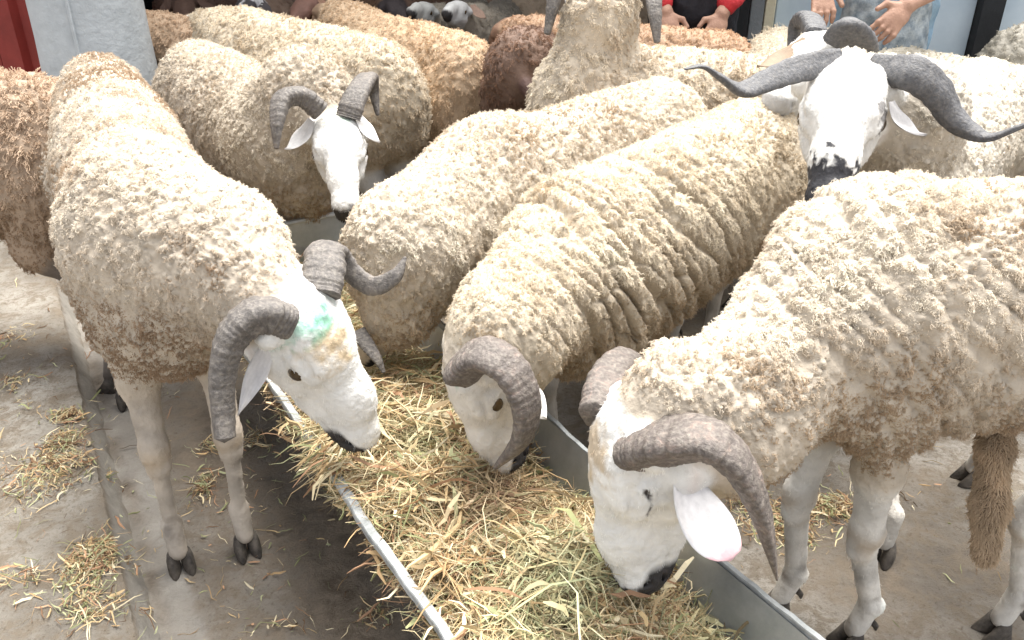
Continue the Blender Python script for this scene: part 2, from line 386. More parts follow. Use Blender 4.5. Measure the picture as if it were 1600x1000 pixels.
# ------------------------------------------------------------------ the ram
def ram(label, W, R, poll=None, muz=None, up=None, feet=None, horns=(), ears=None, group=None, name='ram', strands=60000, lock=.0042,
        wool=(.62, .53, .40), dark_tone=(.40, .30, .20), dark_amt=.35, face=WHITE, paint=None, fl=.042, h=.0060, hf=.0035, ridges=None, neckmid=None, girth=1.0,
        legs=True, lid=1, curl=.0019, tailpts=None, rad=.00046, detail=True, down=.55, seed=1, leg_col=(.66, .62, .56), eyes=(1, -1), hr=.076, topwool=0, neck_r=.135, width=.80, tuck=1., eyes_r=.0165, hock_off=-.055, cell=.019, clump=.5):
    W, R = np.asarray(W, float), np.asarray(R, float)
    f = unit([W[0]-R[0], W[1]-R[1], 0]); l = np.cross(Z, f)
    G = girth; ct = (.190*G+fl)
    Cw, Cr = W-Z*ct, R-Z*ct
    base = V3((W[0]+R[0])/2, (W[1]+R[1])/2, 0)
    P = []
    A = lambda a, b, ra, rb, **k: P.append(Prim(a, b, ra, rb, **k))
    # torso
    A(Cr-f*.02+Z*(1-tuck)*.1, Cw+f*.02, .186*G*tuck, .186*G, k=.05, lat=l, sc=width)
    A(Cr*.65+Cw*.35-Z*.025, Cr*.2+Cw*.8-Z*.035, .182*G*tuck, .182*G, k=.06, lat=l, sc=width*1.1)
    A(Cw+f*.07-Z*.03, Cw+f*.10-Z*.07, .15*G, .13*G, k=.06, lat=l, sc=.8)
    for s in (1, -1):
        A(Cr-f*.04+l*s*.062*width-Z*.05, Cr-f*.06+l*s*.072*width-Z*.12, .145*G*width, .115*G*width, k=.06)
        A(Cw+f*.02+l*s*.065*width, Cw+f*.04+l*s*.075*width-Z*.12, .13*G*width, .11*G*width, k=.06)
    # neck + head
    H = None
    if poll is not None:
        poll, muz = np.asarray(poll, float), np.asarray(muz, float); a = unit(muz-poll); hs = np.linalg.norm(muz-poll)/.285
        u = unit(np.asarray(up, float)-a*(np.asarray(up, float)@a)); s_ = np.cross(a, u)
        H = lambda x, y, z=0.: poll+hs*(a*x+u*y+s_*z)
        ne = H(-.012, -.108); nb = Cw+f*.06+Z*.03
        nm = (nb+ne)/2+Z*.0 if neckmid is None else np.asarray(neckmid, float)
        nl = np.cross(unit(ne-nb), Z); nl = l if np.linalg.norm(nl) < .2 else unit(nl)
        A(nb, nm, neck_r+.025, neck_r-.01, k=.06, lat=nl, sc=.85); A(nm, ne, neck_r-.01, hr*hs, k=.05, lat=nl, sc=.88)
        B = lambda p, q, ra, rb, sc=1., k=.022: P.append(Prim(p, q, ra*hs, rb*hs, k=k*hs, lat=s_, sc=sc, tag='bare'))
        B(H(.035, -.058), H(.10, -.060), .057, .060, .98)
        B(H(.075, -.050), H(.20, -.050), .050, .040, .80)
        B(H(.19, -.052), H(.262, -.068), .040, .031, .88)
        B(H(.262, -.070, .0), H(.268, -.080, 0), .030, .027, 1.02)
        B(H(.055, -.120), H(.18, -.108), .048, .030, .78, .03)
        B(H(.18, -.108), H(.248, -.102), .029, .020, .9)
        for s in (1, -1):
            B(H(.075, -.105, s*.030), H(.13, -.095, s*.024), .036, .028)
            B(H(.055, -.030, s*.036), H(.105, -.034, s*.044), .024, .017, k=.02)       # brow
            B(H(.085, -.052, s*.050), H(.122, -.054, s*.045), .0165, .0150, k=.012)      # lid mound
            if detail:
                if eyes: P.append(Prim(H(.090, -.058, s*.0735), H(.114, -.060, s*.0695), .0038*hs, .0032*hs, k=.004*hs, tag='bare', sub=True))
                else:
                    for q0, q1 in ((H(.082, -.052, s*.0665), H(.100, -.0625, s*.068)), (H(.100, -.0625, s*.068), H(.122, -.058, s*.0645))): P.append(Prim(q0, q1, .0022*hs, .0022*hs, k=.004*hs, tag='bare', sub=True))
                P.append(Prim(H(.078, -.034, s*.064), H(.118, -.036, s*.060), .003*hs, .003*hs, k=.010*hs, tag='bare', sub=True))
                P.append(Prim(H(.272, -.056, s*.019), H(.262, -.073, s*.029), .0030*hs, .0045*hs, k=.008*hs, tag='bare', sub=True))
                P.append(Prim(H(.295, -.098, 0), H(.262, -.0985, s*.022), .0025*hs, .0025*hs, k=.006*hs, tag='bare', sub=True))
                P.append(Prim(H(.262, -.0985, s*.022), H(.215, -.103, s*.030), .0025*hs, .0018*hs, k=.006*hs, tag='bare', sub=True))
                P.append(Prim(H(.13, -.075, s*.056), H(.20, -.085, s*.045), .006*hs, .005*hs, k=.022*hs, tag='bare', sub=True))
        for s in (1, -1): B(H(.018, -.055, s*.055), H(.03, -.06, s*.07), .026, .018)     # ear root
    # legs: fl, fr, hl, hr
    D = [W+f*.03+l*.08, W+f*.03-l*.08, R-f*.08+l*.085, R-f*.08-l*.085]
    feet = list(feet) if feet is not None else [None]*4
    hoofs = []
    if legs:
        for i in range(4):
            ft = feet[i]
            if ft is None: ft = D[i]*V3(1, 1, 0)+V3(rng.normal()*.02, rng.normal()*.02, 0)
            ft = np.asarray(ft, float); gz = ft[2]; ft = ft.copy()
            Lg = lambda p, q, ra, rb, tg='bare', k=.02: P.append(Prim(p, q, ra, rb, k=k, tag=tg))
            hoofs.append((ft, f))
            past = ft+V3(0, 0, .045)-f*.004; fet = ft+V3(0, 0, .105)-f*.022
            if i < 2:
                top = Cw+f*.03+l*(.075 if i == 0 else -.075)-Z*.10
                el = top*.6+ft*.4; el[2] = gz+.43; knee = ft*.72+top*.28; knee[2] = gz+.285; knee = knee+f*.008
                Lg(past, fet, .0190, .0210, k=.012); Lg(fet+f*.004, knee-Z*.03+f*.003, .0145, .0175, k=.010); Lg(fet-f*.012, knee-Z*.03-f*.014, .0105, .0115, k=.006); Lg(fet-f*.010, fet-f*.013, .014, .012, k=.014); Lg(knee-Z*.022+f*.003, knee+Z*.022+f*.002, .0240, .0250, k=.016); Lg(knee-f*.016, knee-f*.018+Z*.01, .014, .013, k=.012)
                Lg(knee+Z*.01, el, .0245, .032); Lg(el+V3(0, 0, .03), top, .041, .07, 'wool', .04)
            else:
                top = Cr-f*.03+l*(.08 if i == 2 else -.08)-Z*.10
                hock = ft*.8+top*.2+f*hock_off; hock[2] = gz+.31; st = (top*.6+ft*.4)+f*.05; st[2] = max(gz+.45, .43)
                Lg(past, fet, .0190, .0210, k=.012); Lg(fet+f*.004, hock-Z*.03+f*.004, .0145, .018, k=.010); Lg(fet-f*.012, hock-Z*.03-f*.013, .0105, .012, k=.006); Lg(fet-f*.010, fet-f*.013, .014, .012, k=.014); Lg(hock-Z*.015, hock+Z*.02-f*.012, .029, .027, k=.02)
                Lg(hock, st, .032, .062); Lg(st, top, .072, .11, 'wool', .04)
    fine = None
    if H is not None and detail:
        pts = np.array([H(x, y, z) for x in (.0, .30) for y in (-.17, .02) for z in (-.085, .085)]); fine = (pts.min(0), pts.max(0))
    Vt, Fq = surface(P, h, fine, hf if fine is not None else None)
    nr = vnormals(Vt, Fq)
    dw0 = np.min([p.d(Vt) for p in P if p.tag == 'wool'], 0); db0 = np.min([p.d(Vt) for p in P if p.tag == 'bare' and not p.sub], 0) if any(p.tag == 'bare' for p in P) else np.full(len(Vt), 1.)
    mk = np.clip((db0-dw0)/.05, 0, 1); lump = .0045*pnoise(Vt*V3(1, 1, .6), 13, seed)+.0032*pnoise(Vt*V3(1, 1, .6), 27, seed+1)-.006*np.clip(1-np.abs(pnoise(Vt*V3(1, 1, .35), 9, seed+2))/.18, 0, 1)
    if ridges is not None: lump = lump+.015*(ridges(Vt, f, l, W, R)-1)
    cells = np.random.default_rng(seed+60); area_ = max(len(Vt)*h*h, .5); ncell = int(area_/(cell*cell)); sel = Vt[cells.choice(len(Vt), min(ncell, len(Vt)//4), replace=False)]
    sq = V3(1, 1, .20); kb = kdtree.KDTree(len(sel))
    for i, p in enumerate(sel): kb.insert(p*sq, i)
    kb.balance(); wq = (Vt+.35*cell*np.stack([pnoise(Vt, 22, 1), pnoise(Vt, 22, 2), pnoise(Vt, 22, 3)], -1))*sq
    hgt = .85+.3*cells.random(len(sel)); cr = np.zeros(len(Vt))
    for i in np.flatnonzero(mk > 0):
        q = kb.find_n(wq[i], 2); cr[i] = (1-math.exp(-((q[1][2]-q[0][2])/(cell*.17))**2))*hgt[q[0][1]]
    lump = lump*.55+cell*.46*(cr-.85)
    Vt = Vt+nr*(mk*lump+(1-mk)*(.0008*pnoise(Vt, 38, 5)+.0005*pnoise(Vt, 85, 6))*(Vt[:, 2] > .06))[:, None]
    nr = vnormals(Vt, Fq); dw, db = dw0, db0
    m = np.clip((db-dw)/.016+.5, 0, 1)
    ztop = max(W[2], R[2])
    # hide colour
    col = np.tile(np.asarray(leg_col, float), (len(Vt), 1))*(.85+.15*pnoise(Vt, 9, seed))[:, None]
    hoofz = np.clip(1-(Vt[:, 2]-.05)/.05, 0, 1)
    kn = np.clip(1-np.abs(Vt[:, 2]-.285)/.05, 0, 1)[:, None]*np.clip(.45+.7*pnoise(Vt, 12, seed+12), 0, .8)[:, None]; col = col*(1-kn)+V3(.48, .38, .27)*kn
    low = (Vt[:, 2] < .14)[:, None]*np.clip(pnoise(Vt, 14, seed+2)*.8, 0, .7)[:, None]; col = col*(1-low)+V3(.22, .19, .16)*low
    if H is not None:
        q = (Vt-poll)/hs; ha, hu, hz = q@a, q@u, q@s_
        inh = (ha > -.06) & (ha < .33) & (np.abs(hz) < .12) & (hu > -.20) & (hu < .06)
        fc = np.tile(np.asarray(face, float), (len(Vt), 1))*(1-.06*np.abs(pnoise(Vt, 12, seed+3)))[:, None]
        gum = np.clip((ha-.232)/.014, 0, 1)*np.clip((-.072-hu+.42*(ha-.235))/.008, 0, 1)
        fc = fc*(1-gum[:, None])+V3(.03, .027, .027)*gum[:, None]
        pinkish = np.clip(.5-np.abs(hu+.115)/.03, 0, .5)*np.clip((.15-ha)/.1, 0, .6); fc = fc*(1-pinkish[:, None])+V3(.62, .47, .40)*pinkish[:, None]
        for s in (1, -1):
            Q3 = np.stack([ha, hu, hz], -1)
            if eyes: dd = Prim((.090, -.058, s*.0735), (.114, -.060, s*.0695), 0, 0).d(Q3); k = np.clip((.0085-dd)/.003, 0, 1)[:, None]
            else: dd = np.minimum(Prim((.082, -.052, s*.0665), (.100, -.0625, s*.068), 0, 0).d(Q3), Prim((.100, -.0625, s*.068), (.122, -.058, s*.0645), 0, 0).d(Q3)); k = np.clip((.0050-dd)/.0018, 0, 1)[:, None]
            fc = fc*(1-k)+V3(.045, .036, .034)*k
            dd = Prim((.272, -.056, s*.019), (.262, -.073, s*.029), 0, 0).d(np.stack([ha, hu, hz], -1)); k = np.clip((.0075-dd)/.003, 0, 1)[:, None]; fc = fc*(1-k)+V3(.03, .028, .028)*k
            dd = Prim((.262, -.0985, s*.022), (.215, -.103, s*.030), 0, 0).d(np.stack([ha, hu, hz], -1)); k = np.clip((.0045-dd)/.003, 0, 1)[:, None]; fc = fc*(1-k)+V3(.08, .07, .07)*k
        if paint is not None: fc = paint(fc, ha, hu, hz, Vt)
        col[inh] = fc[inh]
    under = (np.asarray(wool)*.5+np.asarray(dark_tone)*.5)*.85; col = col*(1-m[:, None])+under*m[:, None]
    root = empty(name, base, label, 'ram' if name == 'ram' else 'sheep', group)
    link('body', mesh('body', Vt-base, Fq, True, np.clip(col, 0, .85)), root, M_skin)
    L = fl*np.clip((db0-dw0)/.045+.35, 0, 1); L = np.where(L < .11*fl, 0, L)*(1+.25*pnoise(Vt, 7, seed+5))
    if ridges is not None: L = L*np.clip(.5+.5*ridges(Vt, f, l, W, R), .4, 1.4)
    L = L*(.25+.8*cr)*(.85+.35*np.clip(1-np.abs(nr[:, 2]), 0, 1))
    wl, dr = np.asarray(wool, float), np.asarray(dark_tone, float)
    k = np.clip(dark_amt-.02+.42*pnoise(Vt, 2.2, seed+8)+.25*pnoise(Vt, 9, seed+9)+.62*np.clip((W[2]-.14-Vt[:, 2]+.05*pnoise(Vt, 4, seed+6))/.22, 0, 1), 0, 1)[:, None]  # darker tone in noisy patches, growing with depth below the back
    c_ = wl*(1-k)+dr*k; lo = np.clip((.62-Vt[:, 2]+.05*pnoise(Vt, 5, seed+4))/.25, 0, .8)[:, None]; c_ = c_*(1-lo*.6)+dr*lo*.6  # darker tone mixed in again low on the body
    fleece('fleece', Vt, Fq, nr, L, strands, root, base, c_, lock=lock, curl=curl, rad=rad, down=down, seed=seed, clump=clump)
    if H is not None and detail:                      # short hair on the face and shanks keeps the outline soft
        Lb = np.where(db0 < dw0+.012, .0065, 0)*np.where(Vt[:, 2] < .07, 0, 1)
        fleece('short_coat', Vt, Fq, nr, Lb, 24000, root, base, np.clip(col, 0, .85), lock=.004, curl=.0003, rad=.00035, down=1.6, K=3, clump=.2, seed=seed+40, per=4)
    for ft, fw in hoofs: hoof(ft, fw, root, base)
    if H is not None:
        for s in eyes: ball(H(.102, -.059, s*.0525), eyes_r*hs, 'eye', M_eye, root, base, n=10)
    for hn in horns: horn(parent=root, base=base, **hn)
    for en in (ears or ()): ear(parent=root, base=base, **en)
    if tailpts is not None:
        TP = [Prim(tailpts[i], tailpts[i+1], r0, r1, k=.02) for i, (r0, r1) in enumerate(((.022, .022), (.022, .024), (.024, .018))[:len(tailpts)-1])]
        tv, tf = surface(TP, .008); tn = vnormals(tv, tf)
        to = link('tail', mesh('tail', tv-base, tf, True, np.tile(V3(.22, .16, .10), (len(tv), 1))), root, M_skin)
        fleece('tail_wool', tv, tf, tn, np.full(len(tv), .013), 12000, to, base, np.tile(V3(.50, .38, .26), (len(tv), 1))*(1+.2*pnoise(tv, 12))[:, None], lock=.005, curl=.001, down=1.2, seed=5)
    return root, H
#==RAMS==
def cd(r, u_, t): return V3(r, u_*SP-t*CP, u_*CP+t*SP)      # direction given as right / up / towards the lens
def ip(lst): return [at(*p) for p in lst]

# ------------------------------------------------------------------ ground
T_DIR, N_DIR, T_P = V3(-.533, .846, 0), V3(.846, .533, 0), V3(-.322, 1.243, 0)   # feeding trough axis, across, left rim point
def ledge_d(x, y): return (x+.71+.583*(y-1.149))*.864                            # >0 right of the ledge
def ground_z(x, y):
    P_ = np.stack([x, y, 0*x], -1); d = ledge_d(x, y)+.004*pnoise(P_, 2.6, 3)+.0025*pnoise(P_, 14, 8)
    z = 0*d
    z = z+.0016*pnoise(P_, 3, 4)+.0022*pnoise(P_, 11, 5)+.0012*pnoise(P_, 31, 6)
    for c, wd in ((.30, .006), (.52, .005)):
        z = z-.006*np.exp(-((d-c+.004*pnoise(P_, 2, 9))/wd)**2)
    for c in (1.05, 2.2):                                    # cross joints
        q = (x*-.5+y*.86); z = z-.006*np.exp(-((q-c-.5)/.006)**2)*(d > .02)
    return z
def spaced(lo, hi, a, b, fine, coarse):
    L = [lo]
    while L[-1] < hi: L.append(L[-1]+(fine if a <= L[-1] < b else min(coarse, max(fine, .35*max(a-L[-1]-fine, L[-1]-b, 0)+fine))))
    return np.array(L)
gx, gy = spaced(-60, 60, -2.4, 1.4, .010, 6), spaced(-12, 90, .65, 3.1, .010, 6)
GX, GY = np.meshgrid(gx, gy, indexing='ij'); GZ = ground_z(GX, GY)
far = np.clip((np.hypot(GX, GY-2)-3)/2, 0, 1); GZ = GZ*(1-far)
gi = np.arange(GX.size).reshape(GX.shape)
gf = np.stack([gi[:-1, :-1], gi[1:, :-1], gi[1:, 1:], gi[:-1, 1:]], -1).reshape(-1, 4)
m, nt, b = mat('dirty concrete', .85)
n1 = noise(nt, 2.6, 10, .62, .3); n2 = noise(nt, 19, 10, .78, .5); n3 = noise(nt, 95, 8, .8)
c = ramp(nt, n1, [(.36, (.125, .112, .097)), (.5, (.21, .197, .178)), (.62, (.285, .273, .254))])
c = mixc(nt, ramp(nt, n2, [(.46, (0, 0, 0)), (.56, (.8, .8, .8))]), c, (.150, .125, .096))
c = mixc(nt, ramp(nt, n3, [(.54, (0, 0, 0)), (.64, (.75, .75, .75))]), c, (.075, .058, .04))
at_n = N(nt, 'ShaderNodeAttribute', attribute_name='Col'); sp_ = nt.nodes.new('ShaderNodeSeparateColor'); nt.links.new(at_n.outputs['Color'], sp_.inputs[0])
c = mixc(nt, sp_.outputs[0], c, ramp(nt, n2, [(.4, (.28, .27, .255)), (.6, (.37, .36, .345))]))
c = mixc(nt, sp_.outputs[1], c, ramp(nt, n2, [(.42, (.12, .095, .070)), (.58, (.21, .175, .138))]))
c = mixc(nt, 1.0, c, ramp(nt, sp_.outputs[2], [(0, (1.22, 1.17, 1.10)), (1, (1.50, 1.45, 1.36))]), 'MULTIPLY')
nt.links.new(c, b.inputs['Base Color'])
h_ = N(nt, 'ShaderNodeMath', operation='ADD'); nt.links.new(n2, h_.inputs[0]); nt.links.new(n3, h_.inputs[1]); bump(nt, b, h_.outputs[0], .9, .012)
PG = np.stack([GX.ravel(), GY.ravel(), 0*GX.ravel()], -1); LD = ledge_d(GX, GY).ravel()+.004*pnoise(PG, 2.6, 3)+.0025*pnoise(PG, 14, 8)
face_k = np.clip(1-np.clip(np.abs(LD-.055)-.04, 0, 1)/.02, 0, 1)*(.75+.25*pnoise(PG, 6, 71))
dung = np.clip(.75*np.exp(-((LD-.45)/.28)**2)+.35*pnoise(PG, 3, 72), 0, 1)*(LD > .1)+.9*np.exp(-((LD+.095)/.012)**2)*0+.8*np.exp(-((LD-.035)/.018)**2)*np.clip(.5+.6*pnoise(PG, 7, 74), 0, 1)
at_ = np.stack([face_k, dung, 0*LD], -1)
tag(link('ground', mesh('ground', np.stack([GX, GY, GZ], -1).reshape(-1, 3), gf, True, at_), None, m), kind='structure')

# raised concrete walkway at the left with a smooth sloped edge
M_ground = m
ua = np.arange(-1.3, 4.6, .012); LT = unit([-.583, 1, 0]); LN = V3(LT[1], -LT[0], 0)
def edge_w(u_): P_ = np.stack([u_, 0*u_, 0*u_], -1); return .003*pnoise(P_, 1.2, 81)+.0018*pnoise(P_, 7, 82)+.0012*pnoise(P_, 25, 83)
def walk_z(P_): return .085+.0018*pnoise(P_, 3, 84)+.0014*pnoise(P_, 12, 85)+.0008*pnoise(P_, 40, 86)
def strip(ws, zf, cf, nm, mt, kind='structure'):
    U, Wq = np.meshgrid(ua, ws, indexing='ij'); Q = V3(-.71, 1.149, 0)+U[..., None]*LT+(Wq+edge_w(U))[..., None]*LN; Q[..., 2] = zf(Q, Wq)
    i_ = np.arange(U.size).reshape(U.shape); f_ = np.stack([i_[:-1, :-1], i_[:-1, 1:], i_[1:, 1:], i_[1:, :-1]], -1).reshape(-1, 4)
    return tag(link(nm, mesh(nm, Q.reshape(-1, 3), f_, True, cf(Q, Wq).reshape(-1, 3)), None, mt), kind=kind)
def top_c(Q, Wq): d_ = np.clip(1-(-Wq-.02)/.03, 0, 1)*np.clip(.2+.5*pnoise(Q, 6, 87), 0, .8); return np.stack([.0*Wq, d_, 1+0*Wq], -1)
strip(np.concatenate([[-3.2, -2.0], np.linspace(-1.3, -.016, 96)]), lambda Q, Wq: walk_z(Q)-.005*np.clip(1-(-Wq-.016)/.010, 0, 1), top_c, 'walkway', m)
strip(np.linspace(-.019, .022, 10), lambda Q, Wq: np.clip((.020-Wq)/.036, -.05, 1)*.078+.0012*pnoise(Q, 20, 88), lambda Q, Wq: np.stack([.9+0*Wq, .95*np.clip(1-np.abs(Wq+.016)/.008, 0, 1)+.8*np.clip(1-np.abs(Wq-.02)/.012, 0, 1)*np.clip(.5+.7*pnoise(Q, 8, 89), 0, 1), .55+0*Wq], -1), 'walkway_edge', m)
# ------------------------------------------------------------------ buildings at the back of the yard
M_red = mottled('red sheet', (.20, .025, .02), (.30, .04, .032), 6, .5, .15)
M_pillar = mottled('limewashed concrete', (.36, .39, .41), (.56, .60, .62), 5, .85, .5, .01, c3=(.64, .66, .66))
M_dark = mottled('near black wall', (.012, .013, .014), (.03, .032, .035), 3, .9)  # near-black base colour, on shed walls and dark posts
M_blue = mottled('pale blue painted steel', (.42, .52, .60), (.58, .67, .73), 3.5, .45, .1, c3=(.68, .74, .78))
M_grey = mottled('grey painted frame', (.16, .18, .19), (.24, .26, .27), 12, .5)
M_cream = mottled('cream painted post', (.60, .55, .38), (.72, .68, .52), 12, .55)
M_steel = mottled('worn galvanised steel', (.30, .33, .35), (.52, .55, .57), 9, .38, .2, .004, metallic=.55, c3=(.62, .64, .65))
M_rim = mottled('pale scuffed rim', (.17, .18, .18), (.46, .48, .48), 17, .55, .5, .005)
mb = MB()
red = empty('red_sheet_wall', (-2.7, 3.75, 0), 'dark red ribbed sheet metal wall at the left behind the flock', 'wall')
for k in range(9):
    x0 = -1.98-.25*(k+1); q = MB()
    pr = [(0, 0), (.03, 0), (.05, -.035), (.11, -.035), (.13, 0), (.247, 0)]
    for i in range(len(pr)-1):
        (a0, b0), (a1, b1) = pr[i], pr[i+1]
        q.add([(x0+a0, 3.75+b0, 0), (x0+a1, 3.75+b1, 0), (x0+a1, 3.75+b1, 2.6), (x0+a0, 3.75+b0, 2.6), (x0+a0, 3.757+b0, 0), (x0+a1, 3.757+b1, 0), (x0+a1, 3.757+b1, 2.6), (x0+a0, 3.757+b0, 2.6)],
              [(0, 1, 2, 3), (5, 4, 7, 6), (0, 3, 7, 4), (1, 5, 6, 2), (3, 2, 6, 7), (0, 4, 5, 1)])
    o = q.build('panel', M_red, red, off=(-2.7, 3.75, 0)); o.location = (0, 0, 0)
pl_ = empty('concrete_pillar', (-1.66, 3.45, 0), 'pale limewashed round concrete pillar between red wall and dark shed', 'pillar')
pc = V3(-1.66, 3.45, 0); q = MB(); q.tube([pc+Z*z for z in np.linspace(0, 3, 24)], [.212+.003*math.sin(z*5)+.002*math.sin(z*13) for z in np.linspace(0, 3, 24)], 40)
o = q.build('shaft', M_pillar, pl_, True, off=pc); o.location = (0, 0, 0)
q = MB(); sa = math.radians(-82); q.tube([pc+V3(.212*math.cos(sa), .212*math.sin(sa), z) for z in np.linspace(.02, 2.98, 12)], .007, 6); o = q.build('cast_seam', M_pillar, pl_, True, off=pc); o.location = (0, 0, 0)
sh = empty('shed', (0, 6, 0), 'dark open fronted livestock shed behind the flock', 'shed')
def sbox(name, x0, x1, y0, y1, z0, z1, m, par=sh, off=(0, 6, 0), **k):
    q = MB(); q.box(x0, x1, y0, y1, z0, z1); o = q.build(name, m, par, off=off, **k); o.location = (0, 0, 0); return o
sbox('back_wall', -3.0, 1.02, 7.6, 7.75, 0, 2.7, M_dark); sbox('side_wall', -3.15, -3.003, 4.3, 7.75, 0, 2.7, M_dark); sbox('side_wall', 1.023, 1.15, 4.3, 7.75, 0, 2.7, M_dark)
sbox('roof', -3.3, 1.3, 4.0, 7.9, 2.703, 2.80, M_grey); sbox('lintel', -3.0, 1.02, 4.3, 4.45, 2.25, 2.70, M_dark)
dr = empty('steel_door', (1.75, 4.05, 0), 'pale blue grey steel door panels behind the person in the patterned sweater', 'door')
for x0, x1, m_ in ((1.215, 1.62, M_blue), (1.625, 2.13, M_blue), (2.24, 2.75, M_blue), (2.755, 3.3, M_blue)): sbox('panel', x0, x1, 4.05, 4.09, .05, 2.5, m_, dr, (1.75, 4.05, 0), bevel=.004)
for z in (.9, 1.6):
    for x0, x1 in ((1.23, 1.61), (1.64, 2.12), (2.25, 2.74)): sbox('rail', x0, x1, 4.035, 4.048, z, z+.05, M_blue, dr, (1.75, 4.05, 0), bevel=.003)
sbox('post', 2.135, 2.235, 4.0, 4.09, 0, 2.55, M_dark, dr, (1.75, 4.05, 0))
q = MB(); q.tube([V3(2.12, 3.99, .90), V3(2.12, 3.96, .90)], [.014, .018], 12); o = q.build('knob', M_rim, dr, True, off=(1.75, 4.05, 0)); o.location = (0, 0, 0)
fr = empty('door_frame_posts', (1.07, 3.95, 0), 'grey and cream upright frame posts beside the pale blue door', 'door frame')
for x0, x1, m_ in ((.90, .945, M_grey), (.96, 1.0, M_blue), (1.005, 1.06, M_dark), (1.065, 1.125, M_grey), (1.13, 1.175, M_cream)): sbox('post', x0, x1, 3.93, 4.0, 0, 2.5, m_, fr, (1.07, 3.95, 0), bevel=.004)

# ------------------------------------------------------------------ feeding trough
def tp(s, w, z): return T_P*V3(1, 1, 0)+T_DIR*s+N_DIR*w+V3(0, 0, z)
TS0, TS1 = -.95, .95
tro = empty('feed_trough', tp(0, .21, 0), 'long open galvanised steel feed trough full of hay between the rams', 'trough')
tb = tp(0, .21, 0)
prof = [(0, .33), (.02, .25), (.045, .17), (.085, .11), (.14, .085), (.29, .085), (.345, .11), (.385, .17), (.41, .25), (.43, .33)]
ns = 60; q = MB(); Vn = []
for side in (0, .003):
    for i in range(ns):
        s = TS0+(TS1-TS0)*i/(ns-1)
        wob = .003*math.sin(s*7)+.0015*math.sin(s*17+1)
        for j, (w, z) in enumerate(prof):
            e = abs(w-.215)/.215; Vn.append(tp(s, w+wob*e*e+(side if w > .2 else -side), z-side+.003*math.sin(s*5+j)))
npf = len(prof); Fn = []
for sd_ in (0, 1):
    o0 = sd_*ns*npf
    for i in range(ns-1):
        for j in range(npf-1):
            a = o0+i*npf+j; g = (a, a+1, a+npf+1, a+npf); Fn.append(g if sd_ == 0 else g[::-1])
q.add(Vn, Fn); o = q.build('basin', M_steel, tro, True, off=tb); o.location = (0, 0, 0)
for w, rr in ((0, .0105), (.43, .006)):
    q = MB(); sgn = -1 if w == 0 else 1
    pts = [tp(s, w+(.003*math.sin(s*7)+.0015*math.sin(s*17+1))+sgn*.004, .331+.003*math.sin(s*5)) for s in np.linspace(TS0, TS1, 80)]
    ww = .017 if w == 0 else .010; rg_ = []
    for i_, p in enumerate(pts):
        dn = .0010*math.sin(i_*.9)+.0008*math.sin(i_*2.3+1); tl = .10*math.sin(i_*.21)
        for a_, z_ in ((-.5, .0015), (-.42, .004), (.42, .003), (.5, .0), (.5, -.010), (.36, -.011), (.36, -.003), (-.36, -.003), (-.36, -.012), (-.5, -.011)):
            rg_.append(p+N_DIR*(sgn*.004+a_*ww+dn*.5)+V3(0, 0, z_+dn+a_*ww*tl))
    m_ = len(pts); q.add(rg_, [(i_*10+k, i_*10+(k+1) % 10, (i_+1)*10+(k+1) % 10, (i_+1)*10+k) for i_ in range(m_-1) for k in range(10)])
    o = q.build('rim', M_rim, tro, False, off=tb); o.location = (0, 0, 0)
for s, hi in ((TS0, .33), (TS1, .47)):
    q = MB(); top = [(0, .33), (-.01, hi), (.44, hi), (.43, .33)] if hi > .4 else [(0, .331), (.43, .331)]
    ring = [(w, z) for w, z in prof[1:-1][::-1]]; poly = top+ring
    n_ = len(poly); q.add([tp(s-.0025, w, z) for w, z in poly]+[tp(s+.0025, w, z) for w, z in poly], [tuple(range(n_)), tuple(range(n_, 2*n_))[::-1]]+[(i, (i+1) % n_, (i+1) % n_+n_, i+n_) for i in range(n_)])
    if hi > .4: q.tube([tp(s, -.01, hi), tp(s, .44, hi)], .008, 8)
    o = q.build('end_panel', M_steel, tro, off=tb); o.location = (0, 0, 0)
for s in (-.7, 0., .7):
    for w in (.16, .27):
        q = MB(); q.tube([tp(s, w, .14), tp(s, w+(.0 if w < .2 else 0), 0)], .014, 6); o = q.build('leg', M_grey, tro, off=tb); o.location = (0, 0, 0)

